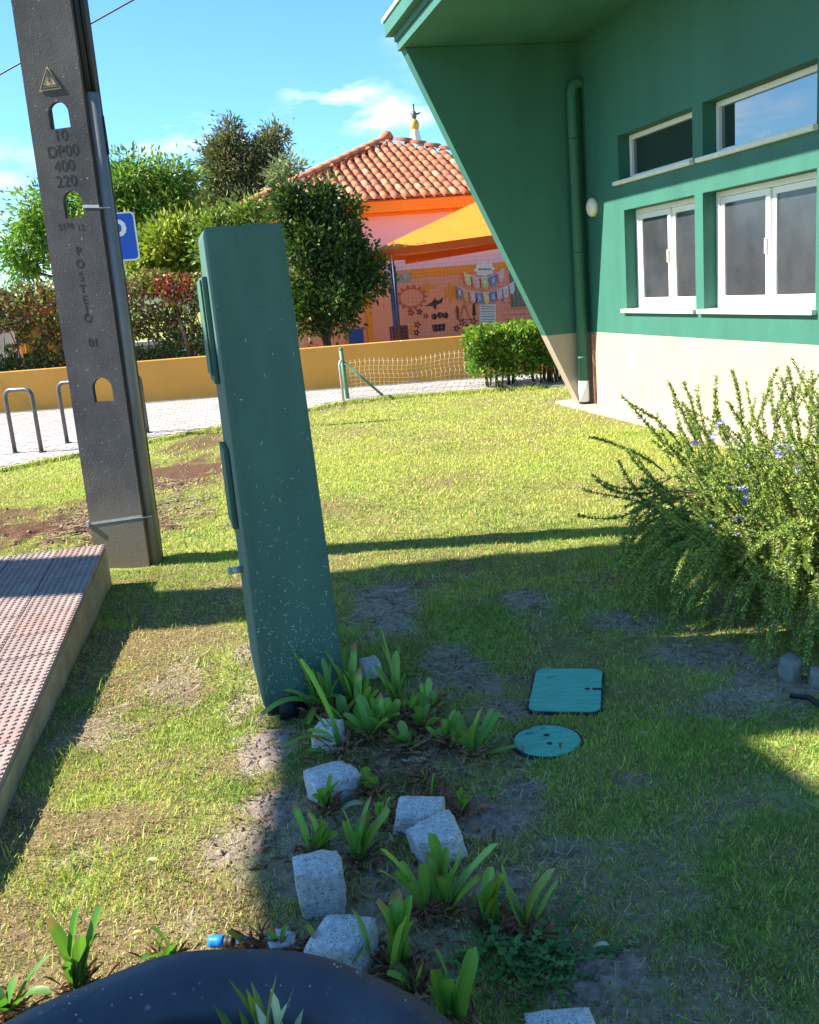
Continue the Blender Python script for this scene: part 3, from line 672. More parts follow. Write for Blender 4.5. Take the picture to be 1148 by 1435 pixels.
for (xa, kx_, sgn_) in ((xl0, kl, 1), (xr0, kr, -1)):
    q = MB(); A0 = LP + lx*xa + V(0,0,b0); A1 = LP + lx*(xa+kx_*TOP) + V(0,0,TOP); w_ = lx*(0.035*sgn_); f0 = -ln*0.0325; f1 = -ln*0.2
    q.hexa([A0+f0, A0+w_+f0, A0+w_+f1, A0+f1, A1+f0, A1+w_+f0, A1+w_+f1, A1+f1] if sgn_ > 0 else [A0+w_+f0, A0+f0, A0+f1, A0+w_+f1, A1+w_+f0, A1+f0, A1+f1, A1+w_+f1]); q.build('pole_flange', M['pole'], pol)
DPT = 0.19
# cable guard on the right side and bare cables above it
zg = p2(125,127)[1]
q = MB(); g0 = LP + lx*(xr0+0.022) - ln*0.06; 
def side(z, d=0.022, back=0.06): return LP + lx*(xr0+kr*z+d) - ln*back + V(0,0,z)
q.tube([side(-0.05), side(zg)], 0.034, 14); q.build('cable_guard', M['conduit'], pol, True)
q = MB(); q.tube([side(zg,.012,.04), side(zg+.5,.012,.04), side(7.5,.012,.04)], 0.016, 8); q.tube([side(zg,.03,.07), side(zg+.5,.024,.07), side(7.5,.02,.07)], 0.013, 8); q.build('bare_cable', M['cable'], pol, True)
q = MB(); q.tube([side(2.36,.05,.09), side(2.56,.046,.09)], 0.012, 8); q.build('spare_cable', M['cable'], pol, True)
# steel straps
def strap(zl, zr, x0, x1, h=0.016):
    q = MB(); a_ = LP + lx*x0 + ln*0.0025; b__ = LP + lx*x1 + ln*0.0025
    q.hexa([a_+V(0,0,zl-h/2), b__+V(0,0,zr-h/2), b__-ln*0.001+V(0,0,zr-h/2), a_-ln*0.001+V(0,0,zl-h/2), a_+V(0,0,zl+h/2), b__+V(0,0,zr+h/2), b__-ln*0.001+V(0,0,zr+h/2), a_-ln*0.001+V(0,0,zl+h/2)])
    q.tube([b__+V(0,0,zr-h/2), LP+lx*(x1+.04)-ln*0.02+V(0,0,zr-h/2), LP+lx*(x1+.045)-ln*0.07+V(0,0,zr-h/2)], 0.004, 6)
    return q.build('strap', M['galv'], pol)
strap(p2(130,734)[1], p2(210,723)[1], xl0-0.004, xr0+0.004); strap(p2(116,289)[1], p2(140,289)[1], p2(116,289)[0], xr0+kr*2+0.004)
q = MB(); q.box(LP + lx*(xl0-0.006) + ln*0.004 + V(0,0,p2(130,734)[1]), (0.02,0.02,0.03), pang); q.build('strap_buckle', M['galv'], pol)
# engraved writing
def engr(txt, px, py, size):
    c = p2(px, py); f_ = frame_of(LP + lx*c[0] + V(0,0,c[1]) + ln*0.0004, lx, V(0,0,1))
    return text_obj(txt, size, 'engraved_text', M['ink'], f_, pol, 0.0002)
engr('10', 85, 190, 0.085); engr('DP00', 88, 212, 0.085); engr('400', 90, 233, 0.085); engr('220', 93, 254, 0.085)
engr('5170', 92, 317, 0.046); engr('12', 113, 319, 0.046)
for ch, x_, y_ in (('P',110,352),('O',112,370),('S',114,388),('T',116,405),('E',119,420),('J',121,433),('O',123,446)): engr(ch, x_, y_, 0.066)
engr('01', 131, 480, 0.066)
# warning triangle
def tri(sz, px=69, py=113):
    c = p2(px, py); return [(c[0]-sz*.58, c[1]-sz*.42), (c[0]+sz*.58, c[1]-sz*.42), (c[0], c[1]+sz*.62)]
def onface(d): return frame_of(LP + ln*d, lx, V(0,0,1))
wt = flat_curve([tri(0.115)], 'warning_plate', M['tan'], onface(0.003), 0.0015, pol)
o = flat_curve([tri(0.100), list(reversed(tri(0.080)))], 'plate_border', M['dark'], onface(0.0055), 0.0008, wt)
c = p2(69, 109); X, Y = c
flat_curve([[(X+.002,Y+.030),(X-.010,Y+.006),(X+.000,Y+.008),(X-.004,Y-.014),(X-.009,Y-.010),(X-.002,Y-.026),(X+.006,Y-.012),(X+.002,Y-.012),(X+.008,Y+.014),(X-.002,Y+.012),(X+.008,Y+.030)]], 'plate_bolt', M['dark'], onface(0.0055), 0.0008, wt)
f_ = frame_of(LP + lx*c[0] + V(0,0,c[1]-0.040) + ln*0.0055, lx, V(0,0,1)); text_obj('PERIGO DE MORTE', 0.0115, 'plate_text', M['dark'], f_, wt, 0.0006)

# overhead cables
def cable(p, q_, sag, r, label):
    mb = MB(); p = Vector(p); q_ = Vector(q_); n = 24
    mb.tube([p.lerp(q_, i/n) - V(0,0,sag*4*(i/n)*(1-i/n)) for i in range(n+1)], r, 6); o = mb.build('overhead_cable', M['cable'], None, True)
    tag(o, label, 'cable', 'overhead cables'); return o
ca_, cb_ = at(-240, 236, 16), at(190, -4, 14); dd = cb_-ca_
cable(ca_ - dd*1.2, cb_ + dd*0.6, 0.02, 0.012, 'dark overhead cable rising steeply to the right behind the pole')
ca_, cb_ = at(-300, 232, 30), at(60, 270, 30); dd = cb_-ca_
cable(ca_, cb_ + dd*3, 0.1, 0.012, 'thin cable running nearly level above the left tree')
ca_, cb_ = at(-200, 148, 30), at(40, 330, 34); dd = cb_-ca_
cable(ca_, cb_ + dd*.25, 0.2, 0.012, 'thin cable dropping to the right at the left edge')

# ------------------------------------------------------------------ parking sign
sc_ = at(157, 333, 11.5)
sg = thing('parking_sign', 'blue parking sign with white P on a post behind the pole', 'sign', (sc_.x+0.02, 11.53, 0))
def rrect(w_, h_, r): 
    P = []
    for cx_, cy_, a0 in ((w_/2-r,h_/2-r,0),(-w_/2+r,h_/2-r,PI/2),(-w_/2+r,-h_/2+r,PI),(w_/2-r,-h_/2+r,1.5*PI)):
        P += [(cx_+r*math.cos(a0+PI/2*i/5), cy_+r*math.sin(a0+PI/2*i/5)) for i in range(6)]
    return P
SF = lambda d: frame_of(sc_ + V(0,-d,0), V(1,0,0), V(0,0,1))
pl_ = flat_curve([rrect(.58,.54,.05)], 'sign_plate', M['signwhite'], SF(0), 0.004, sg)
flat_curve([rrect(.545,.505,.04)], 'sign_face', M['signblue'], SF(0.006), 0.001, pl_)
text_obj('P', 0.52, 'sign_letter', M['signwhite'], frame_of(sc_ + V(0.055,-0.0085,0.0), V(1,0,0), V(0,0,1)), pl_, 0.001)
s2_ = at(166, 371, 11.5)
p2l = flat_curve([rrect(.26,.13,.015)], 'sub_plate', M['signwhite'], frame_of(V(s2_.x-.06,11.5,s2_.z), V(1,0,0), V(0,0,1)), 0.003, sg)
bm_ = frame_of(V(s2_.x+.02,11.4955,s2_.z), V(1,0,0), V(0,0,1))
ring = [(.030*math.cos(a_)-.004, .030*math.sin(a_)-.016) for a_ in [2*PI*i/20 for i in range(20)]]; rin = [(.022*math.cos(a_)-.004, .022*math.sin(a_)-.016) for a_ in [-2*PI*i/20 for i in range(20)]]
flat_curve([ring, rin], 'wheel_symbol', M['dark'], bm_, 0.0006, p2l)
flat_curve([[(-.012,.0),(-.012,.042),(-.002,.042),(-.002,.012),(.024,.012),(.036,-.03),(.028,-.032),(.016,.002)]], 'figure_symbol', M['dark'], bm_, 0.0009, p2l)
q = MB(); q.tube([V(sc_.x+0.02,11.535,0), V(sc_.x+0.02,11.535,sc_.z+.2)], 0.028, 12); q.build('sign_post', M['galv'], sg, True)

# ------------------------------------------------------------------ bicycle racks
def hoop(pa, pb_, h, label):
    t_ = thing('bicycle_rack', label, 'bike rack', ((pa.x+pb_.x)/2, (pa.y+pb_.y)/2, 0), 'bicycle racks by the ochre wall')
    d = pb_-pa; L_ = d.length; r = 0.09; d.normalize(); pts = [pa+V(0,0,-.02)]
    for i in range(7): a_ = PI/2*i/6; pts.append(pa + d*(r-r*math.cos(a_)) + V(0,0,h-r+r*math.sin(a_)))
    for i in range(7): a_ = PI/2*i/6; pts.append(pb_ - d*(r-r*math.sin(a_)) + V(0,0,h-r+r*math.cos(a_)))
    pts.append(pb_+V(0,0,-.02))
    q = MB(); q.tube(pts, 0.024, 12); q.build('hoop', M['steel'], t_, True)
    for p in (pa, pb_):
        q = MB(); q.lathe(p + V(0,0,0.026), [(0.055,0),(0.055,0.008),(0.03,0.012)], 16); q.build('base_plate', M['steel'], t_, True)
    return t_
r1a, r1b = gnd(22,638), gnd(59,637)
hoop(r1a, r1b, 0.75, 'grey hoop bicycle rack at the left edge, fully visible')
r2a = gnd(95,624); dv = r1b - r1a
hoop(r2a, r2a + dv, 0.75, 'grey hoop bicycle rack half hidden by the pole')
r3a = gnd(172,611); hoop(r3a, r3a + dv, 0.75, 'grey hoop bicycle rack seen only through the lowest pole hole')

# ------------------------------------------------------------------ kindergarten
KE = at(495, 281, 21.5); kth = math.radians(13.5); KD = V(math.cos(kth), math.sin(kth), 0); KI = V(-KD.y, KD.x, 0)
apex = at(542, 197, 26.0); ze = KE.z
Kfoot_d = (apex - KE).dot(KI); Kfoot_u = (apex - KE).dot(KD)
KO = V(KE.x, KE.y, 0)
def kp(u, i, z): return KO + KD*u + KI*i + V(0,0,z)
kg = thing('kindergarten_building', 'pink kindergarten with orange eaves and terracotta hipped roof', 'building', kp(0,0.5,0))
UL, UR = Kfoot_u - Kfoot_d, Kfoot_u + Kfoot_d; KWD = 2*Kfoot_d; SET = 0.45
q = MB(); q.fbox(kp, UL+SET, UR-SET, SET, KWD-SET, 0, 1.72); q.build('wall', M['pink'], kg)
q = MB(); q.fbox(kp, UL+SET, UR-SET, SET, KWD-SET, 1.723, 1.90); q.build('orange_band', M['orange'], kg)
q = MB(); q.fbox(kp, UL+SET, UR-SET, SET, KWD-SET, 1.903, ze-0.32); q.build('upper_wall', M['lilac'], kg)
q = MB(); q.fbox(kp, UL+.05, UR-.05, 0.05, KWD-.05, ze-0.27, ze-0.04); q.build('eaves_board', M['orange'], kg)
q = MB(); q.fbox(kp, UL+.4, UR-.4, 0.4, KWD-.4, ze-0.317, ze-0.273); q.build('eaves_soffit', M['orange'], kg)
q = MB(); AP = kp(Kfoot_u, Kfoot_d, apex.z-0.04); cs = [kp(UL,0,ze-.03), kp(UR,0,ze-.03), kp(UR,KWD,ze-.03), kp(UL,KWD,ze-.03)]
for k in range(4): q.face([cs[k], cs[(k+1)%4], AP])
q.face(cs[::-1]); q.build('roof', M['tile'], kg)
rf = [o for o in kg.children if o.name.startswith('roof')][0]
# barrel tiles on the front slope; other slopes joined
tpch = 0.225; clen = 0.42; slope_l = math.hypot(Kfoot_d, apex.z-ze); sl_dir = (KI*Kfoot_d + V(0,0,apex.z-ze)).normalized()
def tile_mesh(m):
    q = MB(); n = 6
    for e, (y_, r, lift) in enumerate(((0,0.088,0.03),(clen*1.08,0.07,0.012))):
        for k in range(n+1): a_ = PI*k/n; q.v.append(V(-r*math.cos(a_), y_, lift + r*0.85*math.sin(a_)))
    for k in range(n): q.f.append((k, k+1, n+1+k+1, n+1+k))
    q.f.append(tuple(range(n+1))[::-1])
    return q.build('roof_tile', m, rf, True, world=False)
tpr = [tile_mesh(M['tile']), tile_mesh(M['tile_pale']), tile_mesh(mat('terracotta_dark', (0.52, 0.16, 0.08), 0.85, 0.18, 5, 0.25, 40))]
TMX = frame_of((0,0,0), KD, sl_dir); used = set(); cnt = 0; spots = []
for c_ in range(int((UR-UL)/tpch)):
    u = UL + tpch*(c_+.5)
    for j in range(int(slope_l/clen)+1):
        s_ = j*clen; fr = (s_+clen*.4)/slope_l
        if abs(u - Kfoot_u) > Kfoot_d*(1-fr) - 0.02: continue
        spots.append((u, s_))
# the rows that face the picture become parts, those behind the green fin are joined
spots.sort(key=lambda t_: abs(t_[0] - (Kfoot_u - 0.2)))
base_loc = wloc(rf)
for k, (u, s_) in enumerate(spots[:296]):
    h = random.random(); kx = 1 if h < .10 else (2 if h < .38 else 0)
    o = tpr[kx] if kx not in used else copy_obj(tpr[kx], rf); used.add(kx)
    o.matrix_local = Matrix.Translation(kp(u,0,ze-.02) + sl_dir*s_ - base_loc + V(random.uniform(-.008,.008),0,random.uniform(-.006,.006))) @ TMX
rest = MB()
def corr(cx_dir, foot, sdir, w0, w1, nrm_):   # joined rows
    pass
def add_tile(q, Mx):
    n0 = len(q.v); src = tpr[0].data
    q.v += [Mx @ v.co for v in src.vertices]; q.f += [tuple(n0+i for i in p.vertices) for p in src.polygons]
for (u, s_) in spots[296:]: add_tile(rest, Matrix.Translation(kp(u,0,ze-.02)+sl_dir*s_) @ TMX)
LD = -KI; lsl = (KD*Kfoot_d + V(0,0,apex.z-ze)).normalized(); LMX = frame_of((0,0,0), LD, lsl)
for c_ in range(int(KWD/tpch)):
    i_ = tpch*(c_+.5)
    for j in range(int(slope_l/clen)+1):
        s_ = j*clen
        if abs(i_-Kfoot_d) > Kfoot_d*(1-(s_+clen*.4)/slope_l)-.02: continue
        add_tile(rest, Matrix.Translation(kp(UL,i_,ze-.02)+lsl*s_) @ LMX)
o = rest.build('roof_tile_field', M['tile'], rf, True); o['kind'] = 'stuff'
# ridge tiles up both front hips
def hip(u0, first=[None]):
    a_ = kp(u0,0,ze+.02); b__ = kp(Kfoot_u,Kfoot_d,apex.z+.02); d = b__-a_; n = int(d.length/0.42); d.normalize()
    x_ = d.cross(V(0,0,1)).normalized(); fm = frame_of((0,0,0), x_, d)
    for k in range(n):
        if first[0] is None:
            q = MB(); nn = 8
            for (y_, r, lf) in ((0,0.13,0.05),(0.46,0.105,0.03)):
                for e in range(nn+1): an = PI*e/nn; q.v.append(V(-r*math.cos(an), y_, lf + r*.8*math.sin(an)))
            for e in range(nn): q.f.append((e,e+1,nn+2+e,nn+1+e))
            q.f.append(tuple(range(nn+1))[::-1])
            first[0] = q.build('ridge_tile', M['tile'], rf, True, world=False); o = first[0]
        else: o = copy_obj(first[0], rf)
        o.matrix_local = Matrix.Translation(a_ + d*(k*0.42) - base_loc) @ fm
hip(UL); hip(UR)
q = MB(); q.lathe(kp(Kfoot_u,Kfoot_d,apex.z), [(0.16,0),(0.19,0.08),(0.12,0.2),(0.02,0.25)], 14); q.build('apex_cap', M['tile'], rf, True)
# orange door trim and a small window at the left of the facade
KW = kp(0, SET, 0); KNv = -KI
def kf(px, py): 
    w_ = pln(px, py, KW, (KNv.x,KNv.y,0)) - KO; return (w_.dot(KD), w_.z)
def kw(u, d, z): return kp(u, SET - d, z)
(ua,za),(ub,zb) = kf(512,430), kf(519,478)
q = MB(); q.fbox(kw, ua, ua+0.10, 0.002, 0.05, 0, 1.72); q.build('door_trim', M['orange'], kg)
(ua,za) = kf(488,462); q = MB(); q.fbox(kw, ua, ua+0.33, 0.002, 0.04, 0.0, za); q.build('blue_panel', M['blue'], kg)
q = MB(); (ua,za) = kf(757,440); (ub,zb) = kf(775,470); q.fbox(kw, ua, ub+.4, 0.002, 0.06, 0, 1.0); q.build('door', M['dark'], kg)
q = MB(); (ua,za) = kf(713,372); q.fbox(kw, ua, ua+1.2, 0.003, 0.02, za-.95, za); wn_ = q.build('window', M['glass_lo'], kg)
# pictures and writing on the pink wall: each its own flat piece
KFR = lambda d: frame_of(KW + KNv*d, KD, V(0,0,1))
def k2(px, py): 
    w_ = pln(px, py, KW, (KNv.x,KNv.y,0)) - KW; return (w_.dot(KD), w_.z)
def rect_px(x0,y0,x1,y1): return [k2(x0,y1), k2(x1,y1), k2(x1,y0), k2(x0,y0)]
def circle(c, r, n=18, rev=False, ry=None): 
    P = [(c[0]+r*math.cos(2*PI*i/n), c[1]+(ry or r)*math.sin(2*PI*i/n)) for i in range(n)]; return P[::-1] if rev else P
def flower(c, r, n=5): return [(c[0]+r*(0.72+0.28*math.cos(n*t_))*math.cos(t_), c[1]+r*(0.72+0.28*math.cos(n*t_))*math.sin(t_)) for t_ in [2*PI*i/40 for i in range(40)]]
def wallpiece(loops, nm, m, label, cat, d=0.004, grp=None):
    o = flat_curve(loops, nm, m, KFR(d), 0.0015); tag(o, label, cat, grp); return o
c = k2(577,417)
wallpiece([[(c[0]+(.34+.045*math.cos(14*t_))*math.cos(t_), c[1]+(.25+.04*math.cos(14*t_))*math.sin(t_)) for t_ in [2*PI*i/112 for i in range(112)]], circle(c,.27,30,True,.19)], 'wall_drawing', mat('sun_red', (0.62,0.13,0.07), .9, .05), 'ring shaped red sun drawing on the pink wall beside the blue post', 'drawing')
c = k2(599,403); wallpiece([[(c[0]-.22,c[1]-.02),(c[0]-.04,c[1]+.05),(c[0]+.02,c[1]+.16),(c[0]+.06,c[1]+.04),(c[0]+.24,c[1]+.02),(c[0]+.06,c[1]-.04),(c[0],c[1]-.13),(c[0]-.06,c[1]-.04)]], 'wall_drawing', M['orange'], 'small orange star figure above the aeroplane on the pink wall', 'drawing')
c = k2(609,426); wallpiece([[(c[0]-.24,c[1]-.03),(c[0]-.05,c[1]+.05),(c[0]+.02,c[1]+.13),(c[0]+.08,c[1]+.06),(c[0]+.22,c[1]+.14),(c[0]+.18,c[1]+.02),(c[0]+.06,c[1]-.02),(c[0]+.02,c[1]-.14),(c[0]-.04,c[1]-.04)]], 'wall_drawing', M['dark_ink'], 'dark brown aeroplane shape on the pink wall', 'drawing')
c = k2(616,446); wallpiece([circle((c[0]-.12,c[1]+.05),.07), circle((c[0]+.02,c[1]+.07),.07), circle((c[0]+.15,c[1]+.05),.07)], 'wall_drawing', M['dark_ink'], 'row of three dark round blooms above the dark box', 'drawing')
c = k2(615,458); wallpiece([[(c[0]-.14,c[1]-.1),(c[0]+.14,c[1]-.1),(c[0]+.16,c[1]+.06),(c[0]-.16,c[1]+.06)]], 'wall_drawing', M['dark_ink'], 'dark pot shape low on the pink wall under three blooms', 'drawing')
c = k2(722,435)
fl = [(576,438,.09,'brown_ink','red brown flower second in from the sun ring'),(588,437,.08,'dark_ink','dark flower under the sun ring'),(597,443,.07,'brown_ink','small red flower right of the dark one under the sun'),(585,455,.09,'brown_ink','red flower low beside the black fence post'),(576,464,.10,'orange','orange flower lowest left on the pink wall'),(584,466,.08,'dark_ink','black flower lowest beside the orange one'),
      (640,460,.09,'dark_ink','black flower leftmost of the row left of the white sheet'),(648,452,.10,'brown_ink','red brown flower between two black ones'),(656,458,.10,'dark_ink','black flower in the middle of the row by the white sheet'),(664,450,.11,'brown_ink','red flower ring nearest to the white sheet')]
for (x_,y_,r_,mk,lb) in fl:
    c = k2(x_,y_); wallpiece([flower(c,r_), circle(c,r_*.25,10,True)], 'paper_flower', M[mk], lb + ' on the wall', 'flower drawing', 0.004, 'flower drawings on the pink wall')
c = k2(651,438); wallpiece([[(c[0]-.14,c[1]-.18),(c[0]+.14,c[1]-.18),(c[0]+.05,c[1]+.14),(c[0],c[1]+.22),(c[0]-.05,c[1]+.14)],[(c[0]-.10,c[1]-.15),(c[0]-.02,c[1]+.10),(c[0]+.02,c[1]+.10),(c[0]+.10,c[1]-.15)]], 'wall_drawing', mat('brown_card', (0.45,0.18,0.10), .9, .08), 'brown cone shaped tower drawing left of the white sheet', 'drawing')
c = k2(664,430); wallpiece([[(c[0]-.05,c[1]-.2),(c[0]+.05,c[1]-.2),(c[0]+.04,c[1]+.05),(c[0]+.14,c[1]+.2),(c[0]+.02,c[1]+.17),(c[0]-.02,c[1]+.06)]], 'wall_drawing', M['dark_ink'], 'dark bird like shape just left of the white sheet', 'drawing')
c = k2(641,437); wallpiece([[(c[0]-.03,c[1]-.18),(c[0]+.03,c[1]-.18),(c[0]+.05,c[1]+.05),(c[0],c[1]+.16),(c[0]-.05,c[1]+.05)]], 'wall_drawing', M['brown_ink'], 'thin red brown figure left of the cone drawing', 'drawing')
c = k2(633,410); wallpiece([flower(c,.24,7)], 'wall_drawing', M['orange'], 'orange splash shape at the left end of the lower bunting', 'drawing', 0.003)
wallpiece([rect_px(555,382,576,396)], 'photo_print', mat('photo_grey', (0.42,0.36,0.34), .7, .3, 8), 'small greyish photo print at the top left of the pink wall', 'print')
def sheet(x0,y0,x1,y1,nl,label,nm='notice_sheet'):
    o = wallpiece([rect_px(x0,y0,x1,y1)], nm, M['paper'], label, 'notice', 0.006)
    loops = []
    for k in range(nl):
        y_ = y0 + (y1-y0)*(k+.9)/(nl+1); x_ = x0+2.2
        while x_ < x1-3: 
            w_ = random.uniform(1.2,3.4); loops.append(rect_px(x_, y_-.45, min(x_+w_,x1-2), y_+.45)); x_ += w_+.8
    flat_curve(loops, 'sheet_writing', M['dark_ink'], KFR(0.0092), 0.0005).parent = o
    return o
sheet(672,426,695,462,9,'tall white handwritten sheet on the pink wall above the box hedge')
c = k2(679,377); o = wallpiece([[(c[0]+.24*(1+.10*math.cos(8*t_))*math.cos(t_), c[1]+.15*(1+.10*math.cos(8*t_))*math.sin(t_)) for t_ in [2*PI*i/48 for i in range(48)]]], 'cloud_sign', M['paper'], 'white cloud shaped sign above the upper bunting', 'sign', 0.006)
flat_curve([rect_px(671+3*k, 376.2, 673+3*k, 378.6) for k in range(6)], 'cloud_lettering', M['dark_ink'], KFR(0.0092), 0.0005).parent = o
loops = []
for k, y_ in enumerate((424,433,441,448,457,464)):
    x_ = 704 + (k % 2)*3
    while x_ < 742:
        w_ = random.uniform(1.2,3.6); yy = y_ - (x_-704)*0.03 + random.uniform(-.5,.5); loops.append([k2(x_,yy+.5), k2(x_+w_,yy+.4+random.uniform(-.6,.6)), k2(x_+w_,yy-.4), k2(x_,yy-.5)]); x_ += w_+random.uniform(.9,2.6)
c = k2(704,420)
wallpiece(loops, 'wall_writing', M['brown_ink'], 'lines of brown handwriting on the pink wall right of the white sheet', 'writing')
f_ = frame_of(KW + KD*c[0] + KNv*0.006 + V(0,0,c[1]), KD, V(0,0,1)); ao = text_obj('A', 0.13, 'initial_letter', M['brown_ink'], f_, None, 0.0006); tag(ao, 'large brown initial A heading the handwriting on the wall', 'letter')
def bunting(pxs, cols, label):
    P = [KW + KNv*0.05 + KD*k2(x_,y_)[0] + V(0,0,k2(x_,y_)[1]) for x_, y_ in pxs]
    t_ = thing('bunting', label, 'bunting', P[0], 'bunting on the pink wall')
    q = MB(); q.tube(P, 0.010, 5); q.build('string', M['signwhite'], t_)
    n = len(cols); lens = [0.0]
    for a_, b__ in zip(P, P[1:]): lens.append(lens[-1] + (b__-a_).length)
    for k, cname in enumerate(cols):
        s_ = lens[-1]*(k+.5)/n
        for e in range(len(P)-1):
            if lens[e] <= s_ <= lens[e+1]: c = P[e].lerp(P[e+1], (s_-lens[e])/(lens[e+1]-lens[e])); dr = (P[e+1]-P[e]).normalized(); break
        w_ = lens[-1]/n*0.42; h_ = 0.27
        dn_ = V(0,0,-1) + dr*0.05
        pts = [c-dr*w_, c+dr*w_, c+dr*w_*.92+dn_*h_*.75, c+dn_*h_, c-dr*w_*.92+dn_*h_*.75]
        q = MB(); q.prism([p+KNv*.004 for p in pts], KNv*0.003); fo = q.build('flag', FLAG[cname], t_)
        cc_ = c + dn_*h_*.45 + KNv*0.009
        sgn = MB(); sgn.prism([cc_-dr*w_*.35-dn_*.06, cc_+dr*w_*.35-dn_*.06, cc_+dr*w_*.35+dn_*.06, cc_-dr*w_*.35+dn_*.06], KNv*0.001)
        sgn.build('flag_mark', FLAG['white'] if k % 2 == 0 else FLAG['lilac'], fo)
bunting([(648,381),(658,386),(670,389),(684,388),(696,383),(706,376)], ['yellow','pink','green','blue','pink'], 'short upper bunting of pastel flags under the cloud sign')
bunting([(638,400),(652,407),(668,410),(684,410),(700,405),(712,399),(720,394)], ['blue','orange','pink','blue','yellow','blue','lilac','white','white'], 'long lower bunting of pastel flags above the white sheet')

# shade sail on posts before the facade
sp_ = at(549, 372, 18.0)
C1 = at(521, 352, 17.6); C2 = at(775, 318, 18.4); AP2 = at(690, 272, 20.0); C3 = at(566, 345, 21.2) ; C3.z = C1.z; C4 = C2 + (C3-C1)
sail = thing('shade_canopy', 'yellow fabric shade canopy with valance reddened as if backlit in front of the pink wall', 'canopy', (sp_.x, 18.0, 0))
q = MB(); q.v = [C1, C2, C4, C3, AP2]; q.f = [(0,1,4),(1,2,4),(2,3,4),(3,0,4)]; q.build('canopy_fabric', M['yellow'], sail)
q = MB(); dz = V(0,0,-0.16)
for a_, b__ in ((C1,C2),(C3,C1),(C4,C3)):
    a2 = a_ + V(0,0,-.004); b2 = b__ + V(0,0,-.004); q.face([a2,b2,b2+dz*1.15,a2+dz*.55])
q.build('valance', M['redorange'], sail)  # same fabric as the top; red paints in its backlit shade
pb0 = at(552, 470, 18.0); q = MB(); q.tube([V(sp_.x,18.0,0), V(sp_.x,18.0,sp_.z)], 0.07, 14); bpst = q.build('post', M['blue'], sail, True)
q = MB(); q.tube([V(sp_.x,18.0,sp_.z), V(sp_.x-.01,17.98,C1.z+.05)], 0.022, 8); q.build('post_head', M['galv'], bpst, True)
q = MB(); q.box((sp_.x+.03,18.0,0.42), (0.34,0.34,0.84)); q.build('base_pad', M['maroon'], bpst, bevel=.01)
# mesh fence standing on the boundary wall
fp_ = [at(553,362,15.2), at(742,345,14.3)]
mf = thing('mesh_fence', 'fine wire mesh fence with black post on top of the ochre wall', 'fence', yw(2.9,-0.1,0.69))
def yw_px(px, py): 
    w_ = pln(px, py, yw(0,-0.1,0), (YNn.x,YNn.y,0)) - YP; return (w_.dot(YD), w_.z)
ua = yw_px(556,420)[0]; zt = yw_px(556,364)[1]; zb_ = 0.69
q = MB(); q.tube([yw(ua,-0.1,zb_), yw(ua-.012,-0.1,zt)], 0.020, 10); q.build('fence_post', M['dark'], mf, True)
for du in (2.45, 4.9):
    q = MB(); q.tube([yw(ua+du,-0.1,zb_), yw(ua+du,-0.1,zt)], 0.028, 10); q.build('fence_post', M['dark'], mf, True)
q = MB(); ux = -0.12; r_ = 0.0014
def twire(q, a_, b__, r): 
    d = (b__-a_).normalized(); u_ = d.orthogonal().normalized(); v_ = d.cross(u_); n0 = len(q.v)
    for p in (a_, b__):
        for k in range(3): q.v.append(p + (u_*math.cos(2*PI*k/3)+v_*math.sin(2*PI*k/3))*r)
    for k in range(3): q.f.append((n0+k, n0+(k+1)%3, n0+3+(k+1)%3, n0+3+k))
while ux < 4.9: twire(q, yw(ua+ux,-0.1,zb_+.01), yw(ua+ux,-0.1,zt-.02), r_); ux += 0.062
zz = zb_+.03
while zz < zt: twire(q, yw(ua-0.12,-0.1,zz), yw(ua+4.9,-0.1,zz), r_); zz += 0.062
o = q.build('wire_mesh', mat('mesh_wire', (0.16,0.08,0.06), .6, .1), mf); o['kind'] = 'stuff'

# low welded fence before the wall
fa = gnd(488, 561); fb = gnd(712, 541)
lf = thing('low_wire_fence', 'low sagging wire fence with green post and slanted brace', 'fence', fa)
fd = (fb-fa).normalized()
ptop = at(482, 490, fa.y).z
q = MB(); q.tube([fa+V(0,0,-.05), fa+V(-.035,0,ptop)], 0.030, 12); q.build('fence_post', M['greengal'], lf, True)
q = MB(); q.lathe(fa+V(-.035,0,ptop), [(.033,0),(.033,.02),(.015,.035)], 12); q.build('post_cap', M['greengal'], lf, True)
q = MB(); q.tube([fa+V(-.025,0,ptop*.78), gnd(540,557)], 0.019, 10); q.build('brace', M['greengal'], lf, True)
wp = gnd(482,565); wtop = at(479,511,wp.y).z
q = MB(); q.tube([wp, wp+V(-.01,0,wtop), wp+V(.01,0,wtop+.05), fa+V(-.03,0,wtop+.04)], 0.018, 8); q.build('pale_stay', M['galv'], lf, True)
q = MB(); Lf = (fb-fa).length; nV = int(Lf/0.068)
def fpt(u, z):     # the panel sags and leans irregularly
    return fa + fd*u + V(0, 0.05*math.sin(u*2.1)+0.06*z, z - 0.04*math.sin(u*1.4+.4)*z + 0.02*math.sin(u*5))
for k in range(nV+1):
    u = k*0.068 + random.uniform(-.006,.006)
    prev = fpt(u, 0.02)
    for z_, dx in ((.24,0),(.30,.014),(.36,.0),(.44,.0),(.50,.016),(.57,0.008+random.uniform(0,.012))):
        nx_p = fpt(u+dx, z_) + V(0, -0.03 if z_ in (.30,.50) else 0, 0); twire(q, prev, nx_p, 0.0022); prev = nx_p
for z_ in (.04,.10,.16,.22,.28,.34,.40,.46,.53):
    for k in range(40): twire(q, fpt(Lf*k/40, z_), fpt(Lf*(k+1)/40, z_), 0.0022)
o = q.build('wire_mesh', M['wire'], lf); o['kind'] = 'stuff'

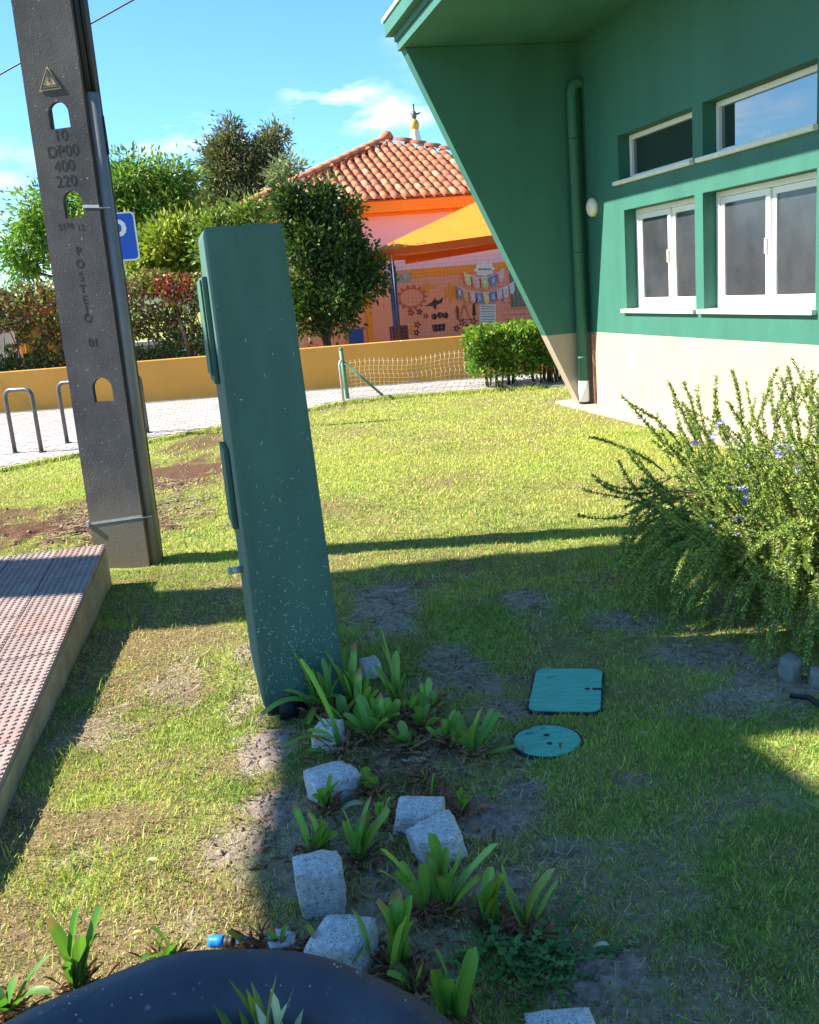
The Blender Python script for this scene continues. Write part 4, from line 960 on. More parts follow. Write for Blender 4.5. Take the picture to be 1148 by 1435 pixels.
# ------------------------------------------------------------------ church spire far behind
sp0 = at(583, 208, 60)
st = thing('church_pinnacle', 'white stone pinnacle with gold ball and weathervane behind the tiled roof', 'spire', (sp0.x, 60, 0))
zt_ = at(584,182,60).z; zb_ = sp0.z
q = MB(); q.lathe((sp0.x,60,0), [(2.2,0),(2.2,zb_-2.2),(0.5,zb_-1.6),(0.5,zb_+.1),(.42,zb_+.15),(0.26,zt_)], 8); q.build('stone_spire', M['stone_white'], st)
zg_ = at(584,174,60).z
q = MB(); q.lathe((sp0.x+.04,60,zg_), [(.06,-.42),(.2,-.3),(.28,-.1),(.24,.14),(.1,.3)], 12); q.build('gold_ball', M['gold'], st, True)
q = MB(); q.lathe((sp0.x+.04,60,zg_), [(.1,.3),(.16,.42),(.16,.6),(.08,.75)], 10); q.build('finial', M['steel'], st, True)
zw = at(583,145,60).z; zv = at(584,158,60).z
q = MB(); q.tube([V(sp0.x+.05,60,zg_+.6), V(sp0.x+.05,60,zw)], 0.045, 6); q.prism([V(sp0.x-.12,60,zv-.08),V(sp0.x+.3,60,zv-.1),V(sp0.x+.5,60,zv+.04),V(sp0.x+.2,60,zv+.0),V(sp0.x-.2,60,zv+.02)], V(0,.06,0)); q.build('weathervane', M['dark'], st)

# ------------------------------------------------------------------ foliage builders
def leaf_quads(P, D, size, cols, asp=0.5, flat=0.5):
    """P leaf bases, D leaf directions; diamond leaves"""
    n = len(P); D = D/np.linalg.norm(D, axis=1, keepdims=True)
    R_ = RNG.normal(size=(n,3)); R_[:,2] *= flat; S_ = np.cross(D, R_); S_ /= (np.linalg.norm(S_, axis=1, keepdims=True)+1e-9)
    L_ = (size * RNG.uniform(.6,1.35,n))[:,None]; nrm_ = np.cross(D, S_)
    a_ = P; c_ = P + D*L_ + nrm_*L_*-.12; b_ = P + D*L_*.45 + S_*L_*asp/2 + nrm_*L_*.06; d_ = P + D*L_*.45 - S_*L_*asp/2 + nrm_*L_*.06
    verts = np.stack([a_, b_, c_, d_], 1).reshape(-1,3); col = np.repeat(cols, 4, 0)
    return verts, col
def crown_points(ells, n_cl, per, spread, shell=0.75, zcut=None):
    vol = np.array([e[3]*e[4]*e[5] for e in ells])**.7; vol = vol/vol.sum(); ch = RNG.choice(len(ells), n_cl, p=vol)
    E_ = np.array(ells)[ch]; d = RNG.normal(size=(n_cl,3)); d /= np.linalg.norm(d,axis=1,keepdims=True)
    r = shell + (1.05-shell)*RNG.random(n_cl)**.7
    r = np.where(RNG.random(n_cl) < .25, RNG.random(n_cl)*.9, r)
    C_ = E_[:,:3] + d*E_[:,3:6]*r[:,None]
    clump = np.repeat(np.arange(n_cl), per); Pp = C_[clump] + RNG.normal(size=(n_cl*per,3))*spread*RNG.uniform(.6,1.3,(n_cl,1))[clump]
    return Pp, C_[clump], clump, d[clump]
def crown(name, parent, ells, n_cl, per, spread, size, pal, asp=.5, shell=.75, droop=0.0, up=0.0, matn='foliage', flat=.5):
    P, C_, cl, d = crown_points(ells, n_cl, per, spread, shell)
    pal = np.array(pal); k = RNG.integers(0, len(pal), n_cl); base = pal[k][cl]; var = RNG.uniform(.72,1.3,(len(P),1))
    cols = base*var; D = (P-C_) + d*spread*.6 + RNG.normal(size=P.shape)*spread*.5; D[:,2] += -droop*spread + up*spread
    v, c_ = leaf_quads(P, D, size, cols, asp, flat)
    return fast_mesh(name, v, 4, M[matn], parent, c_)
def limbs(parent, base, ells, r0, n=7, trunk_h=None, name='trunk'):
    q = MB(); base = Vector(base); top = Vector(np.mean(np.array(ells)[:,:3],0)); h = trunk_h or (top.z-base.z)*.55
    f_ = base + V((top.x-base.x)*.3, (top.y-base.y)*.3, h); mid = base.lerp(f_, .5) + V(random.uniform(-.1,.1)*h*.3, 0, 0)
    q.tube([base-V(0,0,.1), mid, f_], [r0, r0*.8, r0*.62], 8)
    for k in range(n):
        e = ells[k % len(ells)]; tgt = V(e[0]+random.uniform(-.6,.6)*e[3], e[1]+random.uniform(-.6,.6)*e[4], e[2]+random.uniform(-.3,.6)*e[5])
        s_ = base.lerp(f_, random.uniform(.6,1)); m_ = s_.lerp(tgt, .5) + V(0,0,.12*(tgt-s_).length)
        q.tube([s_, m_, tgt], [r0*.42, r0*.26, r0*.08], 6)
    return q.build(name, M['bark'], parent, True)
def ell_px(lst, Y, depth=1.0):
    """ellipsoids given by picture centre and radii, at distance Y"""
    o = []
    for (x_,y_,rx,ry) in lst:
        c = at(x_,y_,Y); k = Y/CF*1.02; o.append((c.x, c.y+random.uniform(-.3,.3)*rx*k, c.z, rx*k, rx*k*depth, ry*k))
    return o
def tree(name, label, px_list, Y, trunk_px, r0, n_cl, per, spread, size, pal, group=None, asp=.5, shell=.75, droop=0, up=0, depth=1.0, nl=8, cat='tree', th=None, matn='foliage'):
    E_ = ell_px(px_list, Y, depth); bx = at(trunk_px, 450, Y).x
    t_ = thing(name, label, cat, (bx, Y, 0), group)
    limbs(t_, (bx, Y, 0), E_, r0, nl, th); crown('crown', t_, E_, n_cl, per, spread, size, pal, asp, shell, droop, up, matn)
    return t_
G_BR = [(0.15,0.30,0.045),(0.21,0.35,0.05),(0.09,0.20,0.035),(0.27,0.38,0.07)]
G_YE = [(0.34,0.37,0.04),(0.27,0.33,0.04),(0.42,0.40,0.05),(0.18,0.25,0.035)]
G_DK = [(0.05,0.10,0.025),(0.035,0.075,0.02),(0.08,0.14,0.03),(0.12,0.16,0.03)]
G_CO = [(0.13,0.15,0.06),(0.19,0.15,0.08),(0.09,0.12,0.05),(0.24,0.19,0.10)]
tree('broadleaf_tree', 'tall bright green feathery tree rising behind the pole',
     [(185,256,40,30),(238,258,30,26),(150,285,36,44),(60,300,30,36),(40,345,26,30),(100,320,40,50),(225,300,50,35),(165,330,50,40),(20,375,22,16),(255,246,12,10)], 28, 150, .22, 420, 60, .19, .17, G_BR, None, .34, .7, .3, 0, .8, 14)
tree('conifer_tree', 'dark brownish conifer with two tops standing behind the broadleaf tree',
     [(322,166,4,8),(321,184,11,8),(318,204,22,10),(314,226,27,11),(322,246,34,13),(318,272,38,15),(338,292,46,20),(384,190,16,7),(374,206,20,9),(382,226,18,10),(366,244,26,12),(376,268,26,14),(345,225,18,14),(300,300,30,16),(375,295,26,16)], 40, 335, .35, 620, 46, .20, .19, G_CO, None, .30, .55, 0, .3, .8, 12)
tree('grey_tree', 'small grey green tree top between conifer and tiled roof', [(405,244,20,14),(416,250,9,7),(395,262,14,16)], 34, 405, .1, 60, 26, .16, .20, [(0.20,0.24,0.13),(0.26,0.28,0.17)], None, .35)
tree('yellow_green_tree', 'yellow green bushy tree above the reddish hedge',
     [(238,345,34,28),(205,360,24,22),(268,352,22,28),(225,380,36,18),(258,326,16,14),(288,375,24,22)], 20, 238, .12, 240, 44, .13, .125, G_YE+[(0.12,0.2,0.03)], None, .5)
tree('round_green_tree', 'mid green bush between the yellow green tree and the dark evergreen, above the hedge', [(300,324,16,13),(338,312,18,13),(352,300,14,10),(312,355,26,24),(335,352,26,24)], 19.3, 320, .1, 150, 40, .12, .11, [(0.16,0.24,0.04),(0.22,0.28,0.05)], None, .5)
dt = [(398,292,16,20),(408,270,14,10),(425,288,26,18),(455,272,18,14),(472,300,26,24),(418,325,22,30),(455,345,48,30),(502,368,30,18),(515,392,24,18),(445,398,42,34),(482,415,36,22),(430,440,18,24),(470,445,22,18),(498,332,12,10),(400,300,10,12)]
tree('dark_shrub_tree', 'dense dark evergreen tree behind the green pillar beside pink wall', dt, 17.5, 452, .10, 460, 44, .10, .095, G_DK, None, .5, .72, 0, .15, .7, 12, th=.9)
# hedge of climbers on a fence behind the left wall
hg = thing('climber_hedge', 'tall ragged hedge of reddish brown climbers behind the ochre wall', 'hedge', yw(-3.2,-0.6,0))
n = 40000; u = RNG.uniform(-8.5, 0.55, n); z = RNG.uniform(0.55, 2.05, n); z += (vnoise(u,z*0,2.2,8)-.4)*.28*(z>1.6)
keep = fbm(u, z, 2.2, 41) > 0.43 - .13*(u > -2.4) - .30*np.clip((z-1.3)/.4,0,1) - .28*np.clip((0.95-z)/.2,0,1); u, z = u[keep], z[keep]; n = len(u)
dep = -0.62 + RNG.normal(size=n)*.10*(0.6+ (z>1.5))
P = np.array(YP)[None] + np.outer(u, np.array(YD)) + np.outer(dep, np.array(YNn)); P[:,2] = z
cl_ = fbm(u, z, 2.6, 51); tt = np.clip((z-0.75)/.6 + (cl_-.5)*1.8, 0, 1)
red = np.array([0.20,0.07,0.045]); brown = np.array([0.16,0.11,0.06]); gr = np.array([0.10,0.17,0.04]); yg = np.array([0.28,0.29,0.06])
pick = RNG.random(n)[:,None]; top_c = np.where(pick<.22, red, np.where(pick<.55, brown, np.where(pick<.86, yg, gr))); low_c = np.where(pick<.75, gr, brown)
cols = np.where(RNG.random(n)[:,None] < tt[:,None], top_c, low_c) * RNG.uniform(.6,1.4,(n,1))
hot = (np.abs(u+0.75)<.3)&(np.abs(z-1.85)<.2)&(RNG.random(n)<.5); cols[hot] = (0.42,0.03,0.03)
v, c_ = leaf_quads(P, RNG.normal(size=(n,3))+np.array([0,-.3,-.2]), .075, cols, .6, 1.0); fast_mesh('foliage', v, 4, M['foliage'], hg, c_)
q = MB()
for k in range(70):
    u_ = random.uniform(-8.4,.5); d_ = -0.62+random.uniform(-.05,.05); zt_ = random.uniform(1.2,1.95)
    q.tube([yw(u_,d_,0), yw(u_+random.uniform(-.15,.15),d_,zt_*.5), yw(u_+random.uniform(-.35,.35),d_,zt_)], [.018,.013,.006], 5)
q.tube([yw(-0.62,-.55,.6), yw(-0.66,-.55,1.0), yw(-0.72,-.56,1.35)], [.05,.045,.04], 7)
q.build('stem', mat('vine_stem', (0.22,0.15,0.11), .9, .2, 12), hg, True)
# things glimpsed through the hedge
def glimpse(nm, x0, y0, x1, y1, Y, dep, m, label, cat, roof=False):
    a_, b__ = at(x0,y1,Y), at(x1,y0,Y); zt_ = b__.z
    t_ = thing(nm, label, cat, ((a_.x+b__.x)/2, Y+dep/2, 0)); q = MB(); q.box(((a_.x+b__.x)/2, Y+dep/2, zt_/2), (abs(b__.x-a_.x), dep, zt_)); q.build('body', m, t_, bevel=.03)
    if roof: 
        q = MB(); w_ = abs(b__.x-a_.x)/2+.15; cx_ = (a_.x+b__.x)/2; q.prism([V(cx_-w_,Y-.15,zt_+.002), V(cx_+w_,Y-.15,zt_+.002), V(cx_,Y-.15,zt_+.5)], V(0,dep+.3,0)); q.build('roof', M['redorange'], t_)
        q = MB(); q.box((cx_-.1, Y-.012, .45), (.45,.02,.9)); q.build('doorway', M['dark'], t_)
    else:
        q = MB(); q.box(((a_.x+b__.x)/2, Y+dep/2, zt_+.042), (abs(b__.x-a_.x)+.1, dep+.1, .08)); q.build('coping', M['signwhite'], t_)
    return t_
glimpse('playhouse', 36, 442, 70, 500, 18.5, 1.2, M['orange_leafcol'], 'orange playhouse seen through the gaps of the reddish hedge', 'playhouse', True)
glimpse('garden_wall', 186, 476, 300, 515, 19.5, .3, M['grey_pale'], 'pale low wall glimpsed under the hedge right of the pole', 'wall')
glimpse('storage_box', -20, 452, 22, 505, 18.8, .8, M['signwhite'], 'white storage box glimpsed through the hedge at far left', 'box')

# clipped box hedge by the building
bh0 = gnd(668,546); bh1 = gnd(800,541); hb = thing('box_hedge', 'clipped bright green box hedge beside the fin of the green building', 'hedge', ((bh0.x+bh1.x)/2, 13.9, 0))
n = 17000; hx0, hx1, hy0, hy1, hz0, hz1 = bh0.x-.02, bh1.x+.55, 13.45, 14.45, .16, .80
f_ = RNG.random(n); P = np.stack([RNG.uniform(hx0,hx1,n), RNG.uniform(hy0,hy1,n), RNG.uniform(hz0,hz1,n)],1)
P[f_<.42,1] = hy0; P[(f_>=.42)&(f_<.72),2] = hz1; P[(f_>=.72)&(f_<.85),0] = hx0
lump = (fbm(P[:,0]*1.0+P[:,2]*.7, P[:,1]+P[:,2], 3.5, 61)-.5)*.30
P[:,1] -= np.where(f_<.42, lump, 0); P[:,2] += np.where((f_>=.42)&(f_<.72), lump*.5, 0); P += RNG.normal(size=P.shape)*.035
zz_ = (P[:,2]-hz0)/(hz1-hz0); keep = RNG.random(n) < (0.30+.9*np.clip(zz_*2.2,0,1)); keep &= ~((P[:,2]<.3)&(fbm(P[:,0],P[:,1],5,66)>.5)); P = P[keep]; n = len(P); zz_ = zz_[keep]
pal = np.array([(0.10,0.22,0.025),(0.16,0.28,0.03),(0.07,0.15,0.02),(0.24,0.32,0.04)]); cols = pal[RNG.integers(0,4,n)]*RNG.uniform(.7,1.25,(n,1))
lit_top = (zz_ > .86)[:,None]; cols = np.where(lit_top, cols*np.array([1.35,1.2,1.0]), cols)  # topmost leaves tinted lighter to paint in the sun on top
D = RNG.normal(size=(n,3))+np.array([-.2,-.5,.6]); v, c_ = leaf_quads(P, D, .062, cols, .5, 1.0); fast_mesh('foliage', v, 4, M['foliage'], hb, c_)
q = MB()
for k in range(34):
    x_ = random.uniform(hx0+.1,hx1-.05); y_ = random.uniform(hy0+.12,hy1-.2)
    q.tube([V(x_,y_,-.03), V(x_+random.uniform(-.06,.06),y_,.3), V(x_+random.uniform(-.2,.2),y_-.05,.62)], [.016,.012,.005], 6)
q.build('stem', M['bark'], hb, True)

# ------------------------------------------------------------------ rosemary bush
rb = thing('rosemary_bush', 'large rosemary bush with pale violet flowers before the cream plinth', 'bush', (2.0, 4.1, 0))
stems = MB(); NV = []; NC = []; flowers_at = []
def rosemary_stem(p0, d0, L_, curve, nd=2.2):
    n = max(8, int(L_/0.035)); p = Vector(p0); d = Vector(d0).normalized(); pts = [p.copy()]; dirs = [d.copy()]
    for i in range(n):
        d = (d + Vector(curve)*(1.0/n) + V(random.gauss(0,.05),random.gauss(0,.05),random.gauss(0,.05))).normalized(); p = p + d*(L_/n)
        if p.z < 0.03: p.z = 0.03; d.z = abs(d.z)
        pts.append(p.copy()); dirs.append(d.copy())
    stems.tube(pts[::2] if len(pts) > 12 else pts, [0.0042*(1-.75*i/len(pts[::2] if len(pts)>12 else pts)) for i in range(len(pts[::2] if len(pts)>12 else pts))], 4, False)
    A = np.array([tuple(q_) for q_ in pts]); Dv = np.array([tuple(q_) for q_ in dirs]); m_ = int(L_/0.0038*nd/2.2); tt = np.sort(RNG.uniform(.10,1.0,m_)); 
    idx_ = tt*(len(pts)-1); i0 = np.clip(idx_.astype(int),0,len(pts)-2); fr = (idx_-i0)[:,None]
    C_ = A[i0]*(1-fr)+A[i0+1]*fr; dd_ = Dv[i0]
    for w_ in range(3):
        r = RNG.normal(size=(m_,3)); s_ = np.cross(dd_, r); s_ /= np.linalg.norm(s_,axis=1,keepdims=True)+1e-9
        dirn = dd_*RNG.uniform(.5,1.1,(m_,1)) + s_; dirn /= np.linalg.norm(dirn,axis=1,keepdims=True)
        ln_ = (RNG.uniform(.018,.034,m_)*(1-.45*tt))[:,None]; wv = np.cross(dirn, s_ + RNG.normal(size=(m_,3))*.6); wv /= np.linalg.norm(wv,axis=1,keepdims=True)+1e-9
        e_ = C_ + dirn*ln_; mid_ = C_ + dirn*ln_*.45; a_ = mid_ - wv*.0027; b_ = mid_ + wv*.0027
        NV.append(np.stack([C_, a_, e_, b_],1).reshape(-1,3))
        pal_ = np.array([(0.27,0.38,0.08),(0.40,0.49,0.10),(0.15,0.25,0.065),(0.55,0.60,0.15)]); cc_ = pal_[RNG.integers(0,4,m_)]*RNG.uniform(.75,1.2,(m_,1))
        old = (RNG.random(m_) < .05)[:,None]; cc_ = np.where(old, np.array([.26,.17,.07]), cc_)
        NC.append(np.repeat(cc_,4,0))
    return pts
NB = 760
for k in range(NB):
    th = random.uniform(0, 2*PI); rr_ = math.sqrt(random.random()); rx, ry = .90, .76
    root = V(2.06 + rx*rr_*math.cos(th)*.75, 4.06 + ry*rr_*math.sin(th)*.75, random.uniform(0.02,.55)*(1-.3*rr_))
    el_ = math.radians(random.uniform(22, 86)) * (1-.38*rr_) + math.radians(8); az_ = th + random.gauss(0,.5)
    d0 = V(math.cos(az_)*math.cos(el_), math.sin(az_)*math.cos(el_), math.sin(el_)); L_ = random.uniform(.34,.72)
    if k % 5 == 0: cv = (random.gauss(0,.3), random.gauss(0,.3), -1.3)
    else: cv = (random.gauss(0,.35), random.gauss(0,.35), random.uniform(-.1,1.3))
    pts = rosemary_stem(root, d0, L_, cv)
    for f_i in range(2):
        if random.random() < .28: flowers_at.append(pts[int(len(pts)*random.uniform(.5,.85))] + V(random.gauss(0,.01),random.gauss(0,.01),random.gauss(0,.008)))
# long wands reaching out to the left and above, as in the picture: (root px, tip px, depth)
for (bx_,by_,tx_,ty_,Yd,cv) in [(930,660,832,606,4.3,-.6),(925,690,820,738,4.1,1.3),(935,680,828,700,4.2,1.0),(940,670,838,690,4.25,1.1),(945,640,862,583,4.4,-.5),(965,640,903,545,4.5,-.4),(975,620,942,533,4.5,.3),(985,620,963,540,4.5,.2),
                             (1010,610,1000,530,4.6,.2),(1020,620,988,548,4.5,.3),(1040,600,1040,512,4.6,.1),(1060,600,1075,518,4.7,-.2),(1090,590,1120,535,4.5,.2),(1100,600,1148,522,4.4,.2),(1120,600,1105,520,4.5,.3),(1085,600,1092,522,4.6,.1),(920,720,858,648,4.2,.4),(950,700,880,640,4.2,.3),(1135,610,1140,530,4.2,.1),(1050,610,1020,560,4.6,.2)]:
    p0 = at(bx_,by_,Yd+.1); p1 = at(tx_,ty_,Yd); L_ = (p1-p0).length; rosemary_stem(p0, (p1-p0).normalized() - V(0,0,1)*cv*.45, L_*1.06, (0,0,cv*.95), 2.6)
for k in range(120):      # hanging skirt in front
    th = random.uniform(PI*.85, PI*1.75); root = V(1.98+.70*math.cos(th), 4.06+.66*math.sin(th), random.uniform(.25,.5))
    d0 = V(math.cos(th)*.8, math.sin(th)*.8, .25); rosemary_stem(root, d0, random.uniform(.3,.55), (0,0,-2.0))
for k in range(90):      # shoots spilling over the front right
    root = V(random.uniform(1.45,2.3), random.uniform(3.45,3.75), random.uniform(.22,.5)); rosemary_stem(root, V(random.gauss(-.15,.4), -.8, random.uniform(-.2,.7)), random.uniform(.25,.48), (random.gauss(0,.3), 0, random.uniform(-1.6,.4)))
stems.build('stem', mat('rosemary_wood', (0.16,0.12,0.07), .9, .2, 20), rb)
o = fast_mesh('needles', np.concatenate(NV), 4, M['needle'], rb, np.concatenate(NC)); o['kind'] = 'stuff'
def flower_proto():
    q = MB()
    for k in range(7):
        a_ = 2*PI*k/7+random.random(); e_ = random.uniform(-.2,.9); d = V(math.cos(a_)*math.cos(e_), math.sin(a_)*math.cos(e_), math.sin(e_)); s_ = d.cross(V(.2,.1,1)).normalized(); L_ = .013
        q.face([d*.002, d*L_*.6+s_*L_*.32, d*L_+V(0,0,.002), d*L_*.6-s_*L_*.32])
    return q.build('flower', M['flower'], rb, world=False)
fpz = flower_proto(); fl_ = [p for p in flowers_at][:150]
for (x_,y_) in [(1045,690),(1040,705),(1035,725),(975,625),(1000,615),(1105,630),(1090,635),(1128,840),(1095,625),(1010,590),(1120,660)]:
    for e in range(3): fl_.append(at(x_+random.uniform(-6,6),y_+random.uniform(-6,6),3.72))
for k, p in enumerate(fl_):
    o = fpz if k == 0 else copy_obj(fpz, rb); o.location = Vector(p) - rb.location; o.rotation_euler = (random.uniform(-.6,.6), random.uniform(-.6,.6), random.uniform(0,6)); sc1 = random.uniform(.8,1.5); o.scale = (sc1,)*3

# ------------------------------------------------------------------ valve lids in the grass
lc = gnd(767,1041); lt = thing('round_valve_cover', 'round teal valve cover lying in the lawn below the square one', 'manhole cover', (lc.x, lc.y, 0), 'teal valve covers')
R_ = 0.110
q = MB(); q.lathe((lc.x,lc.y,0), [(R_+.010,-.03),(R_+.010,.006),(R_+.002,.008),(R_+.002,-.03)], 40, closed=True); q.build('rim', M['lidrim'], lt, True)
q = MB(); q.lathe((lc.x,lc.y,0), [(R_,-.02),(R_,.009),(R_-.004,.0115)], 40); cov = q.build('cover_plate', M['lid'], lt)
for dy in (-.028,.032):
    q = MB(); q.lathe((lc.x+.004,lc.y+dy,.0118), [(.0095,0),(.0095,.001)], 14); q.build('key_hole', M['lidrim'], cov)
q = MB(); q.box((lc.x-.05,lc.y+.055,.0122), (.03,.003,.0012), .1); q.build('cast_bar', M['lidrim'], cov)
sa = [gnd(746,1000), gnd(846,1000), gnd(840,941), gnd(747,939)]; sc2 = sum(sa, V(0,0,0))/4
sq = thing('square_valve_cover', 'rectangular teal valve cover with rounded corners set in the lawn', 'manhole cover', (sc2.x, sc2.y, 0), 'teal valve covers')
ex = ((sa[1]-sa[0])+(sa[2]-sa[3])).normalized(); ey = V(-ex.y, ex.x, 0); wS = ((sa[1]-sa[0]).length+(sa[2]-sa[3]).length)/2; hS = abs((sa[3]-sa[0]).dot(ey))*.5+abs((sa[2]-sa[1]).dot(ey))*.5
flat_curve([rrect(wS+.018,hS+.018,.045)], 'rim', M['lidrim'], frame_of((sc2.x,sc2.y,-.008), ex, ey), 0.014, sq)
cov = flat_curve([rrect(wS,hS,.038)], 'cover_plate', M['lid'], frame_of((sc2.x,sc2.y,-.004), ex, ey), 0.0135, sq)
q = MB(); p = V(sc2.x,sc2.y,.0098)+ex*wS*.30+ey*hS*.0; q.lathe(p, [(.010,0),(.010,.001)], 14); q.build('key_hole', M['lidrim'], cov)
q = MB(); q.box(p+ex*.036, (.035,.018,.0014), math.atan2(ex.y,ex.x)); q.build('key_slot', M['lidrim'], cov)
q = MB(); q.box(V(sc2.x,sc2.y,.0099)-ex*wS*.26+ey*hS*.27, (.035,.006,.0012), .1); q.build('cast_bar', mat('lid_teal_dark',(0.015,0.16,0.15),.6,.1), cov)

# ------------------------------------------------------------------ granite stones
def stone(px, py, size, rz, label, m='granite', tilt=(0,0), sink=.31, seed=0):
    random.seed(100+seed); bm = bmesh.new(); bmesh.ops.create_cube(bm, size=1.0); bmesh.ops.subdivide_edges(bm, edges=bm.edges, cuts=5, use_grid_fill=True)
    sx_, sy_, sz_ = size; crn = [V(random.uniform(-.14,.14),random.uniform(-.14,.14),random.uniform(-.14,.14)) for _ in range(8)]
    for v in bm.verts:
        x,y,z = v.co; tx,ty,tz = x+.5,y+.5,z+.5; off = V(0,0,0)
        for c in range(8):
            w_ = (tx if c&1 else 1-tx)*(ty if c&2 else 1-ty)*(tz if c&4 else 1-tz); off += crn[c]*w_
        co = v.co + off; r = max(abs(x),abs(y),abs(z)); l = v.co.length; co = co.lerp(co.normalized()*.58, .22)
        nse = (vnoise(np.array([x*3+seed]),np.array([y*3+z*4]),2.0,seed)[0]-.5)*.10 + (vnoise(np.array([x*9+z*5]),np.array([y*9-z*3]),2.0,seed+3)[0]-.5)*.05
        co = co*(1+nse); v.co = V(co.x*sx_, co.y*sy_, co.z*sz_)
    me = bpy.data.meshes.new('granite_stone'); bm.to_mesh(me); bm.free(); me.materials.append(M[m])
    for p in me.polygons: p.use_smooth = True
    o = bpy.data.objects.new('granite_stone', me); COL.objects.link(o); g = gnd(px,py); o.location = (g.x, g.y + sy_*.45, sz_*(.5-sink)); o.rotation_euler = (tilt[0],tilt[1],rz)
    return tag(o, label, 'stone', 'granite stones edging the bed')
stone(466,1122,(.135,.11,.115),.5,'grey granite stone just in front of the pillar foot, partly behind leaves',seed=1)
stone(590,1176,(.145,.11,.115),-.15,'flat topped granite stone behind the other of the touching pair',seed=2)
stone(618,1212,(.135,.11,.125),.35,'granite stone in front of its touching twin, mid bed',seed=3)
stone(450,1288,(.122,.10,.16),.2,'upright granite stone standing left of the bed between plants and soil',seed=4,sink=.15)
stone(480,1372,(.135,.11,.115),-.3,'granite stone half hidden behind the tyre rim',seed=5)
stone(394,1345,(.07,.07,.06),.3,'small granite stone peeping over the tyre rim',seed=6)
stone(462,1052,(.10,.10,.12),-.4,'granite stone among leaves at the foot of the pillar',seed=7)
stone(520,950,(.09,.09,.08),.2,'granite stone behind the leaves at the right of the pillar',seed=8)
stone(797,1490,(.13,.09,.075),.1,'granite stone cut off by the bottom edge right of the plants',seed=9)
stone(1112,952,(.062,.07,.10),.3,'warm granite stone under the rosemary bush',m='granite_warm',seed=10)
stone(1152,962,(.06,.06,.08),-.2,'granite stone at the right edge under the rosemary',m='granite_warm',seed=11)
random.seed(77)
q = MB(); q.tube([gnd(1108,975,.004), gnd(1135,978,.012), gnd(1152,990,.012), gnd(1220,1010,.012)], 0.010, 8); o = q.build('drip_hose', M['cable'], None, True); tag(o, 'black drip hose lying round the stones under the rosemary', 'hose')

# ------------------------------------------------------------------ strap-leaved plants
def strap_leaf(p0, p1, wd, bend, parent, colr, fold=.25, nseg=12, cut=False, twist=0.0):
    p0, p1 = Vector(p0), Vector(p1); ax = p1-p0; L_ = ax.length
    hor = V(ax.x, ax.y, 0); 
    if hor.length < .02: hor = V(random.uniform(-1,1), -.6, 0)
    hor.normalize(); side_ = hor.cross(V(0,0,1)).normalized(); side_ = (Matrix.Rotation(twist,3,ax.normalized()) @ side_)
    upn = side_.cross(ax.normalized()); 
    if upn.z < 0 and abs(ax.normalized().z) < .9: upn = -upn
    vs = []; fs = []; cs_ = []; brown = random.random() < .16 and parent is not None
    for i in range(nseg+1):
        t_ = i/nseg; c = p0 + ax*t_ + upn*(bend*L_*4*t_*(1-t_)); prof = min(1, .68+.9*t_) * (1 if t_ < .82 else math.sqrt(max(0,1-((t_-.82)/.18)**2))*.92+.08)
        if cut: prof = max(prof, .55)
        w_ = wd/2*prof
        for j, s_ in enumerate((-1,-.5,0,.5,1)):
            if brown and t_ > .88: colr_ = Vector((.30,.20,.08))
            else: colr_ = colr
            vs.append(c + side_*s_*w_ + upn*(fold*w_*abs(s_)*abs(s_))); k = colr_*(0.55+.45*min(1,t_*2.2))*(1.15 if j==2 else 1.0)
            cs_.append(k)
    for i in range(nseg):
        for j in range(4): a_ = i*5+j; fs.append((a_,a_+1,a_+6,a_+5))
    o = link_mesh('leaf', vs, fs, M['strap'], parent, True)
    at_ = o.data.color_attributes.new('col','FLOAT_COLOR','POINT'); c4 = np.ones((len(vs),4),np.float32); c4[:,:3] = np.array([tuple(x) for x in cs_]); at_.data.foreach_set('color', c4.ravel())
    return o
def zc(x, y): return (340+x/2.126, 860+y/2.126)
def zl(x, y): return (x/2.733, 1150+y/2.733)
